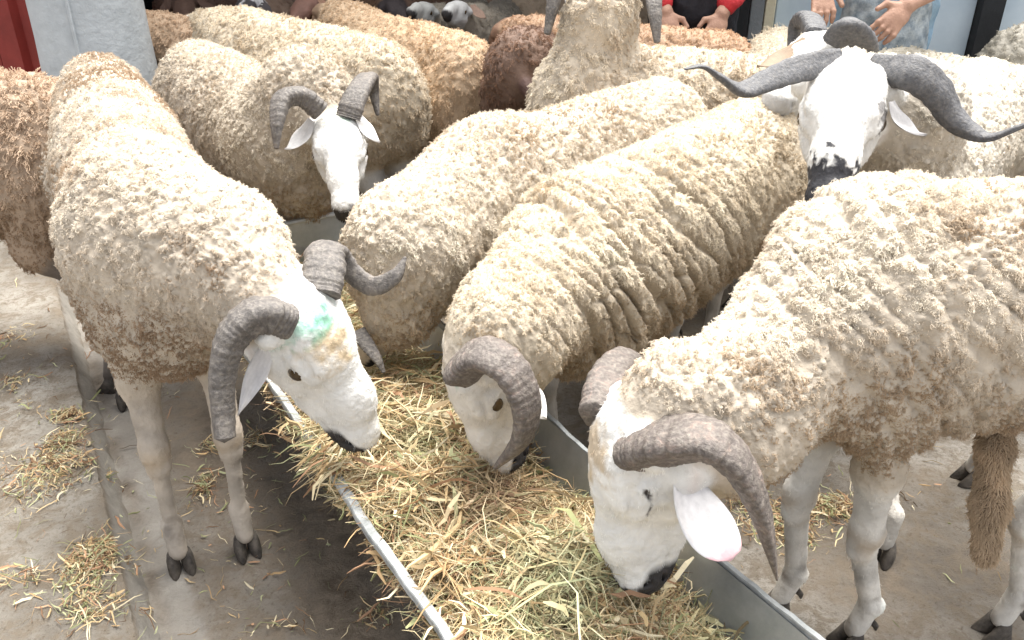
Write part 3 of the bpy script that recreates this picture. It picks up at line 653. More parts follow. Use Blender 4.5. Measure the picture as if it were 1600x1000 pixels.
# ------------------------------------------------------------------ hay and straw
M_straw, nt, b = mat('straw', .75); a = N(nt, 'ShaderNodeAttribute', attribute_name='Col'); nt.links.new(a.outputs['Color'], b.inputs['Base Color'])
PAL = V3(.90, .875, .80)*np.array([(.62, .47, .28), (.72, .61, .41), (.52, .36, .20), (.34, .36, .19), (.42, .44, .27), (.45, .27, .17), (.78, .70, .52), (.20, .12, .07)])
def straws(name, P_, D_, L_, Wd, parent=None, base=V3(0, 0, 0), pal=PAL, pp=None, droop=.25, bend=.35, seed=1, cf=None, **tg):
    r = np.random.default_rng(seed); n = len(P_); K = 5; t = np.linspace(-.5, .5, K)
    D_ = D_/np.linalg.norm(D_, axis=1, keepdims=True); B = np.cross(D_, r.normal(size=(n, 3))); B /= np.linalg.norm(B, axis=1, keepdims=True)
    bn = r.normal(size=n)*bend
    C_ = P_[:, None]+D_[:, None]*(t[None, :, None]*L_[:, None, None])+B[:, None]*(bn[:, None]*L_[:, None]*(t*t)[None])[..., None]
    C_ += np.cumsum(r.normal(size=(n, K, 3))*.06*L_[:, None, None], 1)
    C_[:, :, 2] -= (droop*L_[:, None]*(t*t)[None])
    x = B; y = np.cross(D_, x); tw = r.random(n)*6.28
    V_ = np.empty((n, K, 3, 3)); wd = np.ones(K); wd[0] = .35; wd[-1] = .35
    for k in range(3):
        an = (tw+2*math.pi*k/3)[:, None]; fl = .35
        V_[:, :, k] = C_+(np.cos(an)[..., None]*x[:, None]+fl*np.sin(an)[..., None]*y[:, None])*(Wd[:, None]*wd[None])[..., None]
    idx = np.arange(n*K*3).reshape(n, K, 3); nx = np.roll(idx, -1, 2)
    Fq = np.stack([idx[:, :-1], nx[:, :-1], nx[:, 1:], idx[:, 1:]], -1).reshape(-1, 4)
    c = pal[r.choice(len(pal), n, p=pp)]*(.70+.45*r.random((n, 1)))
    if cf is not None: c = cf(c, P_)
    cc = np.repeat(c, K*3, 0)
    return tag(link(name, mesh(name, V_.reshape(-1, 3)-base, Fq, False, np.clip(cc, 0, .85)), parent, M_straw), **tg)
def hay_z(s, w):
    P_ = np.stack([s, w, 0*s], -1); e = np.clip(w/.43, 0, 1)
    z = .335-.10*np.clip((e-.45)/.5, 0, 1)**1.3+.022*pnoise(P_, 2.5, 21)+.016*pnoise(P_, 7, 22)
    for mz in (at(922, 918, 1.265), at(748, 748, 1.50)):
        q_ = mz-T_P; s0, w0 = q_@T_DIR, q_@N_DIR; z = z+.035*np.exp(-(((s-s0)/.11)**2+((w-w0+.02)/.11)**2))
    return z-.02*(e < .06)
hr_ = np.random.default_rng(3)
S_, W_ = np.meshgrid(np.linspace(TS0+.01, TS1-.01, 150), np.linspace(.012, .418, 40), indexing='ij')
Zh = np.minimum(hay_z(S_, W_)-.028+.008*pnoise(np.stack([S_, W_, 0*S_], -1), 30, 5), .318+.2*np.minimum(W_, .43-W_))
hv = T_P*V3(1, 1, 0)+S_[..., None]*T_DIR+W_[..., None]*N_DIR; hv[..., 2] = Zh
ii = np.arange(S_.size).reshape(S_.shape); hf_ = np.stack([ii[:-1, :-1], ii[:-1, 1:], ii[1:, 1:], ii[1:, :-1]], -1).reshape(-1, 4)
M_haybase = mottled('packed hay', (.10, .07, .03), (.34, .26, .12), 60, .9, .9, .01, c3=(.30, .32, .12))
hay = tag(link('hay', mesh('hay', hv.reshape(-1, 3), hf_), None, M_haybase), 'loose yellow green hay heaped in the feed trough', 'hay', kind='stuff')
n = 42000
s_, w_ = hr_.uniform(TS0, TS1, n), hr_.uniform(.0, .43, n)
w_ = np.where(hr_.random(n) < .02, hr_.normal(0, .015, n), w_)
lift = hr_.exponential(.010, n)-.022
P_ = T_P*V3(1, 1, 0)+s_[:, None]*T_DIR+w_[:, None]*N_DIR; P_[:, 2] = hay_z(s_, w_)+lift
k_ = pnoise(P_, 3, 31); th = k_*2.2+hr_.normal(size=n)*1.0+hr_.integers(0, 2, n)*1.3
D_ = np.stack([np.cos(th), np.sin(th), hr_.normal(0, .28, n)], -1)
L_ = hr_.gamma(4, .017, n).clip(.02, .18); edge = np.minimum(w_, .43-w_); L_ = np.where(edge < .03, np.minimum(L_, .07), L_)
Wd = hr_.gamma(2.2, .00045, n).clip(.0004, .0036)
bw_ = hr_.random(n) < .10; Wd = np.where(bw_, hr_.uniform(.003, .0058, n), Wd)
def haycol(c, X):
    g = np.clip(pnoise(X, 4.5, 41)*.8-.18, 0, .5)[:, None]; br = np.clip(pnoise(X, 3.3, 43)*.8-.25, 0, .6)[:, None]
    c = c*(1-g)+V3(.38, .42, .24)*c.mean(1, keepdims=True)*2.2*g; br = br*(1-g); return c*(1-br)+V3(.50, .33, .20)*c.mean(1, keepdims=True)*1.9*br
straws('straw', P_, D_, L_, Wd, hay, droop=.15, seed=5, cf=haycol, kind='stuff', pp=[.22, .22, .14, .08, .08, .08, .15, .03])
ns_ = 130; s2 = hr_.normal(.03, .035, ns_); w2 = hr_.normal(-.01, .018, ns_); P2 = T_P*V3(1, 1, 0)+s2[:, None]*T_DIR+w2[:, None]*N_DIR; P2[:, 2] = .345+hr_.random(ns_)*.02-np.clip(-w2, 0, 1)*.35
th = math.atan2(N_DIR[1], N_DIR[0])+hr_.normal(size=ns_)*.6
straws('straw', P2, np.stack([np.cos(th), np.sin(th), .25+0*th], -1), hr_.gamma(5, .014, ns_).clip(.03, .13), hr_.gamma(3, .0006, ns_).clip(.0006, .004), hay, droop=.4, seed=77, kind='stuff', pp=[.3, .3, .1, .05, .05, .05, .15, .0])
def scatter(name, spots, n, label, seed, spread_z=.008):
    r = np.random.default_rng(seed); sp = np.array(spots); i = r.choice(len(sp), n, p=sp[:, 4]/sp[:, 4].sum())
    x = sp[i, 0]+r.normal(size=n)*sp[i, 2]*.55; y = sp[i, 1]+r.normal(size=n)*sp[i, 3]*.55
    dd = np.exp(-(((x-sp[i, 0])/sp[i, 2])**2+((y-sp[i, 1])/sp[i, 3])**2)*1.5)
    dl = ledge_d(x, y); z = np.where(dl < -.016, .087, np.where(dl < .02, .045, ground_z(x, y)))+.003+r.random(n)*spread_z*dd*2; th = r.normal(size=n)*.9+2.0
    D_ = np.stack([np.cos(th), np.sin(th), r.normal(0, .12, n)], -1); L_ = r.gamma(3, .009, n).clip(.008, .09); Wd = r.gamma(3, .00045, n).clip(.0005, .003)
    return straws(name, np.stack([x, y, z], -1), D_, L_, Wd, droop=.05, bend=.3, seed=seed, label=label, cat='straw', kind='stuff')
def g2(u, v, rx, ry, w): p = atz(u, v, .07 if u < 105+(v-480)*.24 else 0); return (p[0], p[1], rx, ry, w)
scatter('scattered_straw', [g2(150, 885, .05, .06, 7), g2(95, 735, .10, .05, 3.5), g2(105, 700, .045, .05, 3), g2(60, 770, .08, .06, 2), g2(20, 610, .05, .05, .6), g2(30, 915, .05, .04, .8), g2(150, 960, .09, .05, 2), g2(110, 660, .05, .03, 1.6),
        g2(130, 930, .05, .03, .6), g2(10, 540, .06, .08, .6)], 2300, 'trampled straw scattered on the raised concrete at the left', 11)
scatter('fallen_hay', [g2(320, 760, .03, .06, 2), g2(585, 965, .03, .03, 1), g2(440, 980, .08, .02, .5), g2(400, 690, .05, .05, 1), g2(330, 700, .03, .04, 1)], 420, 'wisps of hay fallen on the floor under the left ram', 12)
scatter('loose_hay', [g2(1290, 795, .10, .05, 5), g2(1240, 830, .05, .05, 3), g2(1180, 800, .06, .10, 3), g2(1420, 800, .3, .2, .12)], 1300, 'clump of hay on the floor behind the right ram', 13)
scatter('chaff', [(-1.2, 1.6, .5, .7, 3), (-.55, 1.5, .3, .5, 2), (1.0, 1.5, .6, .6, .8)], 700, 'fine chaff and short stalks littering the concrete floor', 14, .003)

# ------------------------------------------------------------------ the rams
def rust_paint(green=None, tan=None, muz=None, gum=None):
    def f_(c, ha, hu, hz, X):
        nz = .012*pnoise(X, 22, 3)+.006*pnoise(X, 60, 4)
        if tan:
            for (a0, z0, ra, col_, st) in tan:
                d = np.hypot((ha-a0)/1.0, (hz-z0)/1.0)+nz; k = (np.clip((ra-d)/(ra*.6), 0, 1)*st*(hu > -.075))[:, None]; c = c*(1-k)+np.array(col_)*k
        if green:
            for (a0, z0, ra, rz, st) in green:
                d = np.hypot((ha-a0)/ra, (hz-z0)/rz)+nz*25; k = (np.clip((1-d)/.7, 0, 1)*st*(hu > -.085))[:, None]; c = c*(1-k)+V3(.16, .42, .31)*k
        if muz is not None:
            k = np.clip((ha-muz+nz*1.6)/.008, 0, 1)[:, None]; c = c*(1-k)+V3(.035, .035, .04)*k
        if gum is not None:
            k = np.clip((ha-gum+nz)/.012, 0, 1)[:, None]; c = c*(1-k)+V3(.04, .036, .036)*k
        return c
    return f_
def fold(c0, ax, wl_, centre, reach, amp=.8, seed=3):
    ax = unit(ax); c0 = np.asarray(c0)
    def g(X, f, l, W, R):                       # branching wrinkles running round the neck
        t = (X-c0)@ax; s1 = (X-c0)@unit(np.cross(ax, Z)); s2 = (X-c0)@unit(np.cross(ax, np.cross(ax, Z)))
        Q = np.stack([t/wl_+.35*np.sin(s1*14)+.5*s2/wl_*.35, s1/.22, s2/.22], -1)
        n_ = np.abs(np.sin(Q[:, 0]*math.pi+1.7*pnoise(Q, .28, seed))); n2_ = np.abs(pnoise(np.stack([t/.05, s1/.11, s2/.11], -1), .6, seed+1))
        k = 1-np.exp(-(n_/.33)**2)*.85-np.exp(-(n2_/.16)**2)*.45
        m_ = np.clip(1.25-np.abs(t-centre)/reach, 0, 1)
        return 1+m_*amp*(k-.55)
    return g

_a = unit(at(624, 680, 1.47)-at(490, 448, 1.33)); _u = cd(1.18, .05, .45); _u = unit(_u-_a*(_u@_a)); SG = 1 if np.cross(_a, _u)@cd(0, 0, 1) > 0 else -1
# R1: foreground left, head low and turned to the trough
a_w, a_r = V3(-.695, 1.49, .915), V3(-1.00, 2.06, .955)
ram('foreground left ram with green and tan smudge on its white forehead', a_w, a_r, poll=at(490, 448, 1.33), muz=at(624, 680, 1.47), up=cd(1.18, .05, .45),
    feet=[atz(388, 862, 0), atz(285, 888, 0), None, atz(200, 632, 0)], neckmid=at(345, 415, 1.44), neck_r=.145, width=.62, girth=1.15, fl=.0080, strands=260000, rad=.0004, curl=.0015, lock=.0038, cell=.017, seed=2,
    horns=[dict(pts=ip([(452, 500, 1.32), (405, 490, 1.29), (362, 525, 1.28), (345, 590, 1.29), (347, 645, 1.30), (350, 684, 1.30)]), rad=[.037, .037, .031, .026, .023, .021], m=M_horn, rings=20, label='horn curling down in front of the ear with a blunt tip'),
           dict(pts=ip([(498, 462, 1.37), (505, 425, 1.39), (508, 396, 1.42), (528, 398, 1.46), (552, 428, 1.47), (585, 448, 1.46), (618, 432, 1.45), (634, 402, 1.45)]), rad=[.034, .034, .030, .024, .020, .018, .013, .003], m=M_horn, rings=20)],
    ears=[dict(b0=at(425, 530, 1.34), tip=at(371, 650, 1.33), wid=.020, nrm=cd(.3, .1, 1), cols=((.72, .70, .70), (.7, .66, .62)))],
    paint=rust_paint(green=[(.042, SG*.026, .026, .055, .85)], tan=[(.088, SG*.022, .044, (.52, .38, .20), .8)]),
    wool=(.83, .76, .64), dark_tone=(.34, .245, .165), dark_amt=.50, leg_col=(.62, .54, .45))
# R8: foreground right
b_w, b_r = V3(.60, 1.16, .925), V3(1.17, 1.20, .93)
ram('foreground right ram eating with nose down and a long pale eared head', b_w, b_r, poll=at(930, 645, 1.14), muz=at(922, 918, 1.265), up=cd(-.95, .05, .18),
    feet=[atz(1325, 1008, 0), atz(1212, 958, 0), atz(1552, 992, 0), atz(1512, 752, 0)], neckmid=at(1145, 645, 1.21), neck_r=.122, tuck=.88, hock_off=.075, eyes=(), leg_col=(.84, .80, .73), fl=.0070, strands=300000, rad=.00036, curl=.0014, lock=.0034, cell=.016, seed=3,
    horns=[dict(pts=ip([(995, 702, 1.12), (1045, 690, 1.07), (1105, 690, 1.04), (1155, 730, 1.04), (1188, 800, 1.06), (1204, 860, 1.08), (1214, 906, 1.10)]), rad=[.041, .040, .035, .028, .019, .010, .002], m=M_horn_rust, rings=26, label='large grey horn sweeping down to a sharp tip'),
           dict(pts=ip([(940, 650, 1.19), (944, 608, 1.23), (960, 575, 1.27), (985, 560, 1.32), (1010, 590, 1.38), (1010, 650, 1.40)]), rad=[.034, .031, .026, .020, .012, .003], m=M_horn_rust, rings=18)],
    ears=[dict(b0=at(1065, 742, 1.14), tip=at(1147, 872, 1.08), wid=.043, nrm=cd(.35, .45, .8), cols=((.82, .80, .80), (.74, .72, .70)), pink=(.78, .50, .53), blunt=True, cup=.55, label='long white ear with a pink tip')],
    paint=rust_paint(tan=[(.05, .0, .055, (.50, .38, .24), .8), (.10, .02, .035, (.55, .45, .30), .5), (.17, .03, .03, (.60, .55, .48), .4)], gum=.268),
    tailpts=[at(1560, 640, 1.42), at(1555, 700, 1.42), at(1547, 790, 1.43), at(1541, 862, 1.44)],
    ridges=fold(b_w, V3(-.80, -.30, -.50), .050, .12, .28, 1.1), wool=(.84, .77, .65), dark_tone=(.42, .315, .215), dark_amt=.46)
# R7: middle ram, deep folds on the neck
c_w, c_r = V3(.17, 1.63, .78), V3(.58, 2.05, .85)
ram('middle ram with deep neck folds and a horn spiralled beside its eye', c_w, c_r, poll=at(690, 562, 1.38), muz=at(748, 748, 1.50), up=cd(-.9, -.15, .42), neckmid=at(790, 520, 1.47), neck_r=.125, fl=.0078, strands=250000, rad=.0004, curl=.0015, lock=.0038, seed=4,
    horns=[dict(pts=ip([(718, 582, 1.35), (752, 556, 1.31), (795, 578, 1.29), (820, 632, 1.30), (812, 688, 1.33), (775, 730, 1.37)]), rad=[.036, .036, .033, .028, .020, .006], m=M_horn_rust, rings=24, label='ridged horn spiralling round to the jaw'),
           dict(pts=ip([(715, 560, 1.46), (735, 590, 1.52), (745, 640, 1.54), (750, 690, 1.53)]), rad=[.032, .028, .02, .008], m=M_horn_rust, rings=12)],
    ears=[dict(b0=at(805, 596, 1.38), tip=at(853, 652, 1.34), wid=.030, nrm=cd(.1, .2, 1), cols=((.8, .78, .74), (.7, .66, .62)))],
    paint=rust_paint(tan=[(.0, .0, .05, (.45, .34, .22), .5)], green=[(.03, -.03, .02, .03, .5)]), face=(.70, .66, .60),
    ridges=fold(c_w, V3(-.50, -.70, -.40), .052, .06, .34, 2.9), cell=.015, wool=(.84, .76, .62), dark_tone=(.44, .34, .23), dark_amt=.34)
# R6: behind, long back
d_w, d_r = V3(-.01, 2.0, .80), V3(.38, 2.29, .85)
ram('cream ram bent into the trough behind the left ram, its face hidden', d_w, d_r, poll=at(585, 478, 1.80), muz=at(548, 560, 1.86), up=cd(-.8, .3, .4), neckmid=at(640, 395, 1.82), neck_r=.16, face=(.50, .42, .32), hr=.17, fl=.0088, strands=140000, seed=5,
    horns=[dict(pts=ip([(560, 520, 1.76), (578, 545, 1.74), (590, 562, 1.73), (600, 582, 1.73)]), rad=[.018, .014, .010, .004], m=M_horn, rings=12)],
    wool=(.84, .77, .65), dark_tone=(.44, .34, .24), dark_amt=.32, detail=False)
# R2: behind left, face to the lens
e_w, e_r = at(425, 112, 2.30), at(305, 58, 2.75)
ram('ram facing us between the left rams and the trough end, head low', e_w, e_r, poll=at(522, 168, 2.08), muz=at(537, 301, 1.93), up=cd(.12, .25, 1), neckmid=at(480, 165, 2.25), neck_r=.15, fl=.0088, strands=120000, seed=6,
    horns=[dict(pts=ip([(500, 172, 2.05), (472, 150, 2.02), (443, 155, 1.99), (434, 190, 1.97), (432, 232, 1.97)]), rad=[.034, .032, .026, .018, .006], m=M_horn, rings=18),
           dict(pts=ip([(545, 186, 2.08), (553, 160, 2.08), (565, 136, 2.12), (575, 124, 2.19), (582, 140, 2.26), (590, 180, 2.28)]), rad=[.034, .034, .030, .026, .016, .005], m=M_horn, rings=18)],
    ears=[dict(b0=at(487, 188, 2.06), tip=at(443, 231, 2.02), wid=.027, nrm=cd(-.2, .4, 1), cols=((.66, .64, .62), (.6, .55, .5))), dict(b0=at(558, 178, 2.06), tip=at(594, 220, 2.04), wid=.019, nrm=cd(.2, .4, 1), cols=((.74, .72, .70), (.6, .55, .5)))],
    paint=rust_paint(green=[(.05, -.015, .04, .03, .35)], tan=[(.04, .01, .05, (.52, .47, .36), .5)], gum=.283), wool=(.74, .67, .56), dark_tone=(.38, .29, .20), dark_amt=.45, hf=.0045)
# R9: white face with black nose
f_w, f_r = V3(.97, 1.98, .84), V3(1.38, 2.50, .87)
ram('ram with a black muzzle and wide twisted horns resting its chin over the right ram', f_w, f_r, poll=at(1333, 76, 1.66), muz=at(1299, 286, 1.50), up=cd(-.30, .15, .95), neckmid=at(1420, 190, 1.80), neck_r=.13, fl=.0088, strands=50000, seed=7,
    feet=[None, atz(1375, 872, 0), None, None],
    horns=[dict(pts=ip([(1312, 98, 1.69), (1285, 102, 1.67), (1240, 112, 1.64), (1198, 128, 1.61), (1160, 141, 1.58), (1125, 120, 1.55), (1098, 104, 1.53), (1070, 108, 1.5)]), rad=[.025, .027, .026, .023, .019, .013, .008, .003], m=M_horn_blue, asp=.5, twist=1.2, rings=14, ridge=.02, ref=cd(0, 1, .2), label='twisted grey horn reaching left to a dark tip'),
           dict(pts=ip([(1360, 105, 1.70), (1385, 112, 1.67), (1424, 116, 1.62), (1462, 142, 1.62), (1488, 182, 1.64), (1518, 205, 1.64), (1548, 214, 1.62), (1600, 196, 1.58), (1640, 190, 1.55)]), rad=[.026, .031, .034, .032, .027, .020, .012, .009, .004], m=M_horn_blue, asp=.5, twist=-1.2, rings=20, ridge=.03, ref=cd(0, 1, .2), label='twisted grey horn sweeping right')],
    ears=[dict(b0=at(1392, 160, 1.62), tip=at(1450, 208, 1.58), wid=.022, nrm=cd(.1, .6, .8), cols=((.40, .39, .39), (.38, .34, .30))), dict(b0=at(1285, 130, 1.66), tip=at(1262, 190, 1.72), wid=.024, nrm=cd(-.3, .3, .8), cols=((.4, .34, .3), (.4, .35, .3)))],
    paint=rust_paint(tan=[(.05, .0, .018, (.55, .45, .33), .5), (.105, -.058, .018, (.07, .06, .06), .8)], muz=.218), wool=(.80, .75, .65), dark_tone=(.50, .42, .33), dark_amt=.2)
# R10: white head behind it
g_w, g_r = V3(.86, 2.56, .88), V3(.98, 3.15, .88)
ram('white headed ram peering out behind the black muzzled ram', g_w, g_r, poll=at(1308, 42, 2.15), muz=at(1220, 112, 1.96), up=cd(-.05, .7, .7), neckmid=V3(.86, 2.42, .82), neck_r=.12, fl=.03, strands=14000, seed=8, hf=.005,
    horns=[dict(pts=ip([(1305, 62, 2.06), (1325, 45, 2.02), (1348, 62, 2.04), (1362, 95, 2.1)]), rad=[.035, .04, .034, .02], m=M_horn_blue, rings=10, ridge=.02), dict(pts=ip([(1275, 55, 2.15), (1262, 30, 2.22), (1245, 40, 2.28), (1235, 80, 2.3)]), rad=[.03, .03, .022, .01], m=M_horn_blue, rings=10)],
    paint=lambda c, ha, hu, hz, X: np.maximum(c, .55), ears=[dict(b0=at(1262, 62, 2.10), tip=at(1182, 100, 2.05), wid=.045, nrm=cd(-.1, .9, .5), cols=((.26, .19, .13), (.3, .22, .16)))], wool=(.68, .62, .50), dark_tone=(.46, .37, .27), dark_amt=.2)

# the flock behind: simpler coats, each animal its own

def bgram(label, W, R, wool, dark_tone=None, poll=None, muz=None, up=None, strands=16000, seed=20, horns=(), ears=(), face=WHITE, da=.3, name='ram', girth=1., fl=.012, paint=None, nm=None, neck_r=.13, group=None, legs=True, hr=.076):
    return ram(label, W, R, poll=poll, muz=muz, up=up, wool=wool, dark_tone=dark_tone or tuple(np.array(wool)*.6), dark_amt=da, strands=strands, seed=seed, horns=horns, ears=ears, face=face,
               h=.0125, detail=False, lock=.006, rad=.0008, fl=fl, cell=.026, curl=.0018, girth=girth, name=name, paint=paint, neckmid=nm, neck_r=neck_r, hr=hr, leg_col=tuple(np.array(face)*.8), group=group)
bgram('brown fleeced ram at the far left edge behind the green marked ram', V3(-2.0, 2.12, .90), V3(-1.28, 2.17, .90), (.56, .43, .32), (.34, .24, .16), poll=V3(-2.4, 2.0, .95), muz=V3(-2.6, 1.9, .72), up=(-.6, -.3, .6), face=(.22, .18, .15), strands=76500, seed=21, da=.5, girth=1.12, fl=.02,
      horns=[dict(pts=[V3(-2.4, 1.96, .93), V3(-2.36, 1.88, .95), V3(-2.3, 1.86, .88), V3(-2.32, 1.86, .80)], rad=[.03, .028, .02, .006], m=M_horn)])
bgram('cream rump seen from behind with a dark tail streak, back of the left group', V3(-.98, 3.30, .90), V3(-.47, 2.86, .88), (.76, .67, .53), (.52, .42, .30), strands=61200, seed=22, da=.35, poll=V3(-1.3, 3.7, .85), muz=V3(-1.4, 3.9, .65), up=(-.3, .8, .3))
bgram('orange tan sheep rump beside the cream rump', V3(-.60, 3.62, .86), V3(-.20, 3.10, .86), (.70, .54, .38), (.52, .36, .22), strands=51000, seed=23, name='sheep', poll=V3(-.8, 3.95, .85), muz=V3(-.95, 4.1, .65), up=(-.3, .8, .3), face=(.3, .2, .13), girth=.92)
bgram('dark brown faced sheep looking down in the centre of the back row', V3(.05, 2.92, .84), V3(.12, 3.5, .85), (.26, .16, .11), (.14, .09, .07), strands=30600, seed=24, name='sheep', hr=.21, poll=at(800, 88, 2.64), muz=at(826, 142, 2.54), up=cd(-.3, .2, 1), face=(.10, .055, .045), girth=.9,
      ears=[dict(b0=at(810, 60, 2.7), tip=at(850, 95, 2.66), wid=.03, nrm=cd(0, .4, 1), cols=((.35, .28, .24), (.3, .2, .15)))])
bgram('cream ram with raised woolly neck seen from behind, horns at the top of the photo', V3(.27, 2.56, .90), V3(.68, 2.66, .86), (.76, .68, .55), (.50, .40, .30), strands=61200, seed=25, poll=V3(.27, 2.66, 1.16), muz=V3(.18, 2.90, 1.02), up=(-.3, .5, .8), nm=V3(.26, 2.55, .96), neck_r=.12,
      horns=[dict(pts=[V3(.22, 2.64, 1.13), V3(.14, 2.58, 1.10), V3(.12, 2.50, 1.02), V3(.10, 2.47, .93)], rad=[.034, .03, .022, .010], m=M_horn, rings=14), dict(pts=[V3(.32, 2.64, 1.13), V3(.39, 2.56, 1.08), V3(.40, 2.48, .99), V3(.41, 2.45, .91)], rad=[.034, .03, .022, .010], m=M_horn, rings=14)])
bgram('rusty orange sheep back in front of the person in red', V3(.25, 3.30, .86), V3(.72, 3.12, .86), (.56, .39, .26), (.42, .26, .17), strands=40800, seed=26, name='sheep', poll=V3(-.02, 3.5, .85), muz=V3(-.1, 3.7, .65), up=(-.3, .5, .5), face=(.25, .15, .1))
bgram('orange brown sheep back next to the pale pillar', V3(-1.9, 3.95, .84), V3(-1.30, 3.62, .84), (.60, .45, .32), (.42, .28, .18), strands=34000, seed=27, name='sheep', poll=V3(-2.2, 4.1, .8), muz=V3(-2.3, 4.2, .6), up=(-.5, .3, .3), face=(.3, .2, .13), girth=.9)
# far row of faces under the shed
def face_at(label, u, v, d, a_, wool, fc, up_, W, seed, ln=.24, horns=(), ears=(), name='sheep', paint=None):
    p = at(u, v, d); m_ = p+unit(cd(*a_))*ln; Wp = np.asarray(W, float); Rp = Wp+V3(.08, .6, 0)
    bgram(label, Wp, Rp, wool, poll=p, muz=m_, up=cd(*up_), seed=seed, face=fc, name=name, strands=9000, ears=ears, horns=horns, paint=paint, girth=.9)
face_at('dark brown head under the shed, leftmost of the far faces', 285, -8, 4.0, (.25, -.6, .5), (.18, .11, .08), (.12, .07, .05), (0, .8, .6), (-1.55, 4.55, .80), 31, ears=[dict(b0=at(262, -2, 4.0), tip=at(250, 20, 3.95), wid=.03, nrm=cd(0, .6, .6), cols=((.12, .07, .05), (.1, .06, .05))), dict(b0=at(310, -2, 4.0), tip=at(342, 15, 3.95), wid=.03, nrm=cd(0, .6, .6), cols=((.12, .07, .05), (.1, .06, .05)))])
face_at('white head with dark eye patches in the far row', 392, -12, 3.9, (-.25, -.7, .5), (.3, .2, .14), (.62, .61, .60), (0, .8, .6), (-1.10, 4.4, .78), 32, ears=[dict(b0=at(405, -2, 3.9), tip=at(425, 24, 3.85), wid=.03, nrm=cd(0, .6, .6), cols=((.08, .07, .07), (.1, .08, .07)))], paint=lambda c, ha, hu, hz, X: np.where((np.hypot(ha-.10, np.abs(hz)-.04) < .035)[:, None], V3(.06, .055, .055), c))
face_at('reddish brown head in the far row behind the cream rump', 480, -10, 3.75, (-.35, -.75, .4), (.28, .16, .10), (.19, .10, .075), (0, .8, .6), (-.86, 4.2, .80), 33, ears=[dict(b0=at(500, 0, 3.75), tip=at(530, 20, 3.7), wid=.03, nrm=cd(0, .6, .6), cols=((.3, .17, .11), (.2, .1, .08)))])
face_at('very dark head in the far row beside the pale heads', 610, -8, 3.9, (.45, -.6, .3), (.20, .12, .08), (.045, .035, .035), (0, .8, .6), (-.50, 4.35, .80), 34)
face_at('pale grey head in the far row, left of the pair', 672, 5, 3.8, (-.3, -.25, .8), (.40, .35, .28), (.42, .42, .40), (0, .8, .6), (-.30, 4.3, .78), 35, ln=.2)
face_at('pale grey head in the far row, right of the pair', 722, 2, 3.7, (-.25, -.3, .8), (.40, .35, .28), (.50, .50, .49), (0, .8, .6), (-.12, 4.25, .78), 36, ln=.2, ears=[dict(b0=at(738, 8, 3.7), tip=at(760, 26, 3.66), wid=.03, nrm=cd(0, .6, .6), cols=((.3, .2, .15), (.3, .2, .15)))])
bgram('brown woolly back filling the far row between the heads', V3(-.75, 5.2, .82), V3(-.1, 5.1, .82), (.34, .22, .15), seed=37, name='sheep', strands=9000)
bgram('tan woolly back deep in the shed at the top centre', V3(.1, 4.9, .84), V3(.72, 5.0, .84), (.52, .40, .28), seed=38, name='sheep', strands=9000)
bgram('dark brown woolly back deep in the shed by the pillar', V3(-1.9, 5.2, .82), V3(-1.25, 5.3, .83), (.26, .18, .13), seed=39, name='sheep', strands=9000)
# right hand back row
bgram('cream ram back under the blue door, right of the black muzzled ram', V3(1.62, 2.75, .80), V3(1.25, 3.15, .82), (.76, .70, .58), seed=41, strands=22000, poll=V3(1.95, 2.6, .8), muz=V3(2.1, 2.5, .58), up=(.5, -.4, .5))
bgram('short shorn grey sheep back at the right edge by the dark post', V3(2.35, 3.25, .90), V3(1.85, 3.05, .90), (.42, .39, .33), seed=42, strands=30000, fl=.012, name='sheep', poll=V3(2.6, 3.4, .9), muz=V3(2.75, 3.5, .7), up=(.6, .3, .5), girth=1.08)
bgram('white woolly back at the right edge behind the foreground right ram', V3(1.95, 2.15, .84), V3(1.55, 2.02, .84), (.80, .76, .68), seed=43, strands=22000, poll=V3(2.3, 2.3, .8), muz=V3(2.5, 2.3, .6), up=(.5, .2, .6), girth=.9)

# ------------------------------------------------------------------ people
M_peopleskin = mottled('weathered skin', (.30, .17, .12), (.40, .24, .17), 25, .6)
M_jacket = mottled('red jacket cloth', (.42, .02, .03), (.55, .035, .04), 20, .7, .4)
M_vest = mottled('black vest cloth', (.012, .012, .016), (.03, .03, .038), 30, .8, .4)
M_jeans = mottled('faded blue denim', (.16, .26, .36), (.30, .42, .52), 25, .85, .4)
m_sw, nt, b = mat('knitted sweater', .95)
tc = nt.nodes.new('ShaderNodeTexCoord'); wv = N(nt, 'ShaderNodeTexWave', Scale=14, Distortion=3.0, Detail=2); wv.bands_direction = 'X'; nt.links.new(tc.outputs['Object'], wv.inputs['Vector'])
nt.links.new(ramp(nt, wv.outputs['Fac'], [(.35, (.05, .07, .09)), (.6, (.34, .38, .40))]), b.inputs['Base Color']); bump(nt, b, wv.outputs['Fac'], .6, .004)
M_apron = mottled('mottled blue grey cloth', (.10, .14, .18), (.42, .46, .48), 28, .9, .5, detail=10)
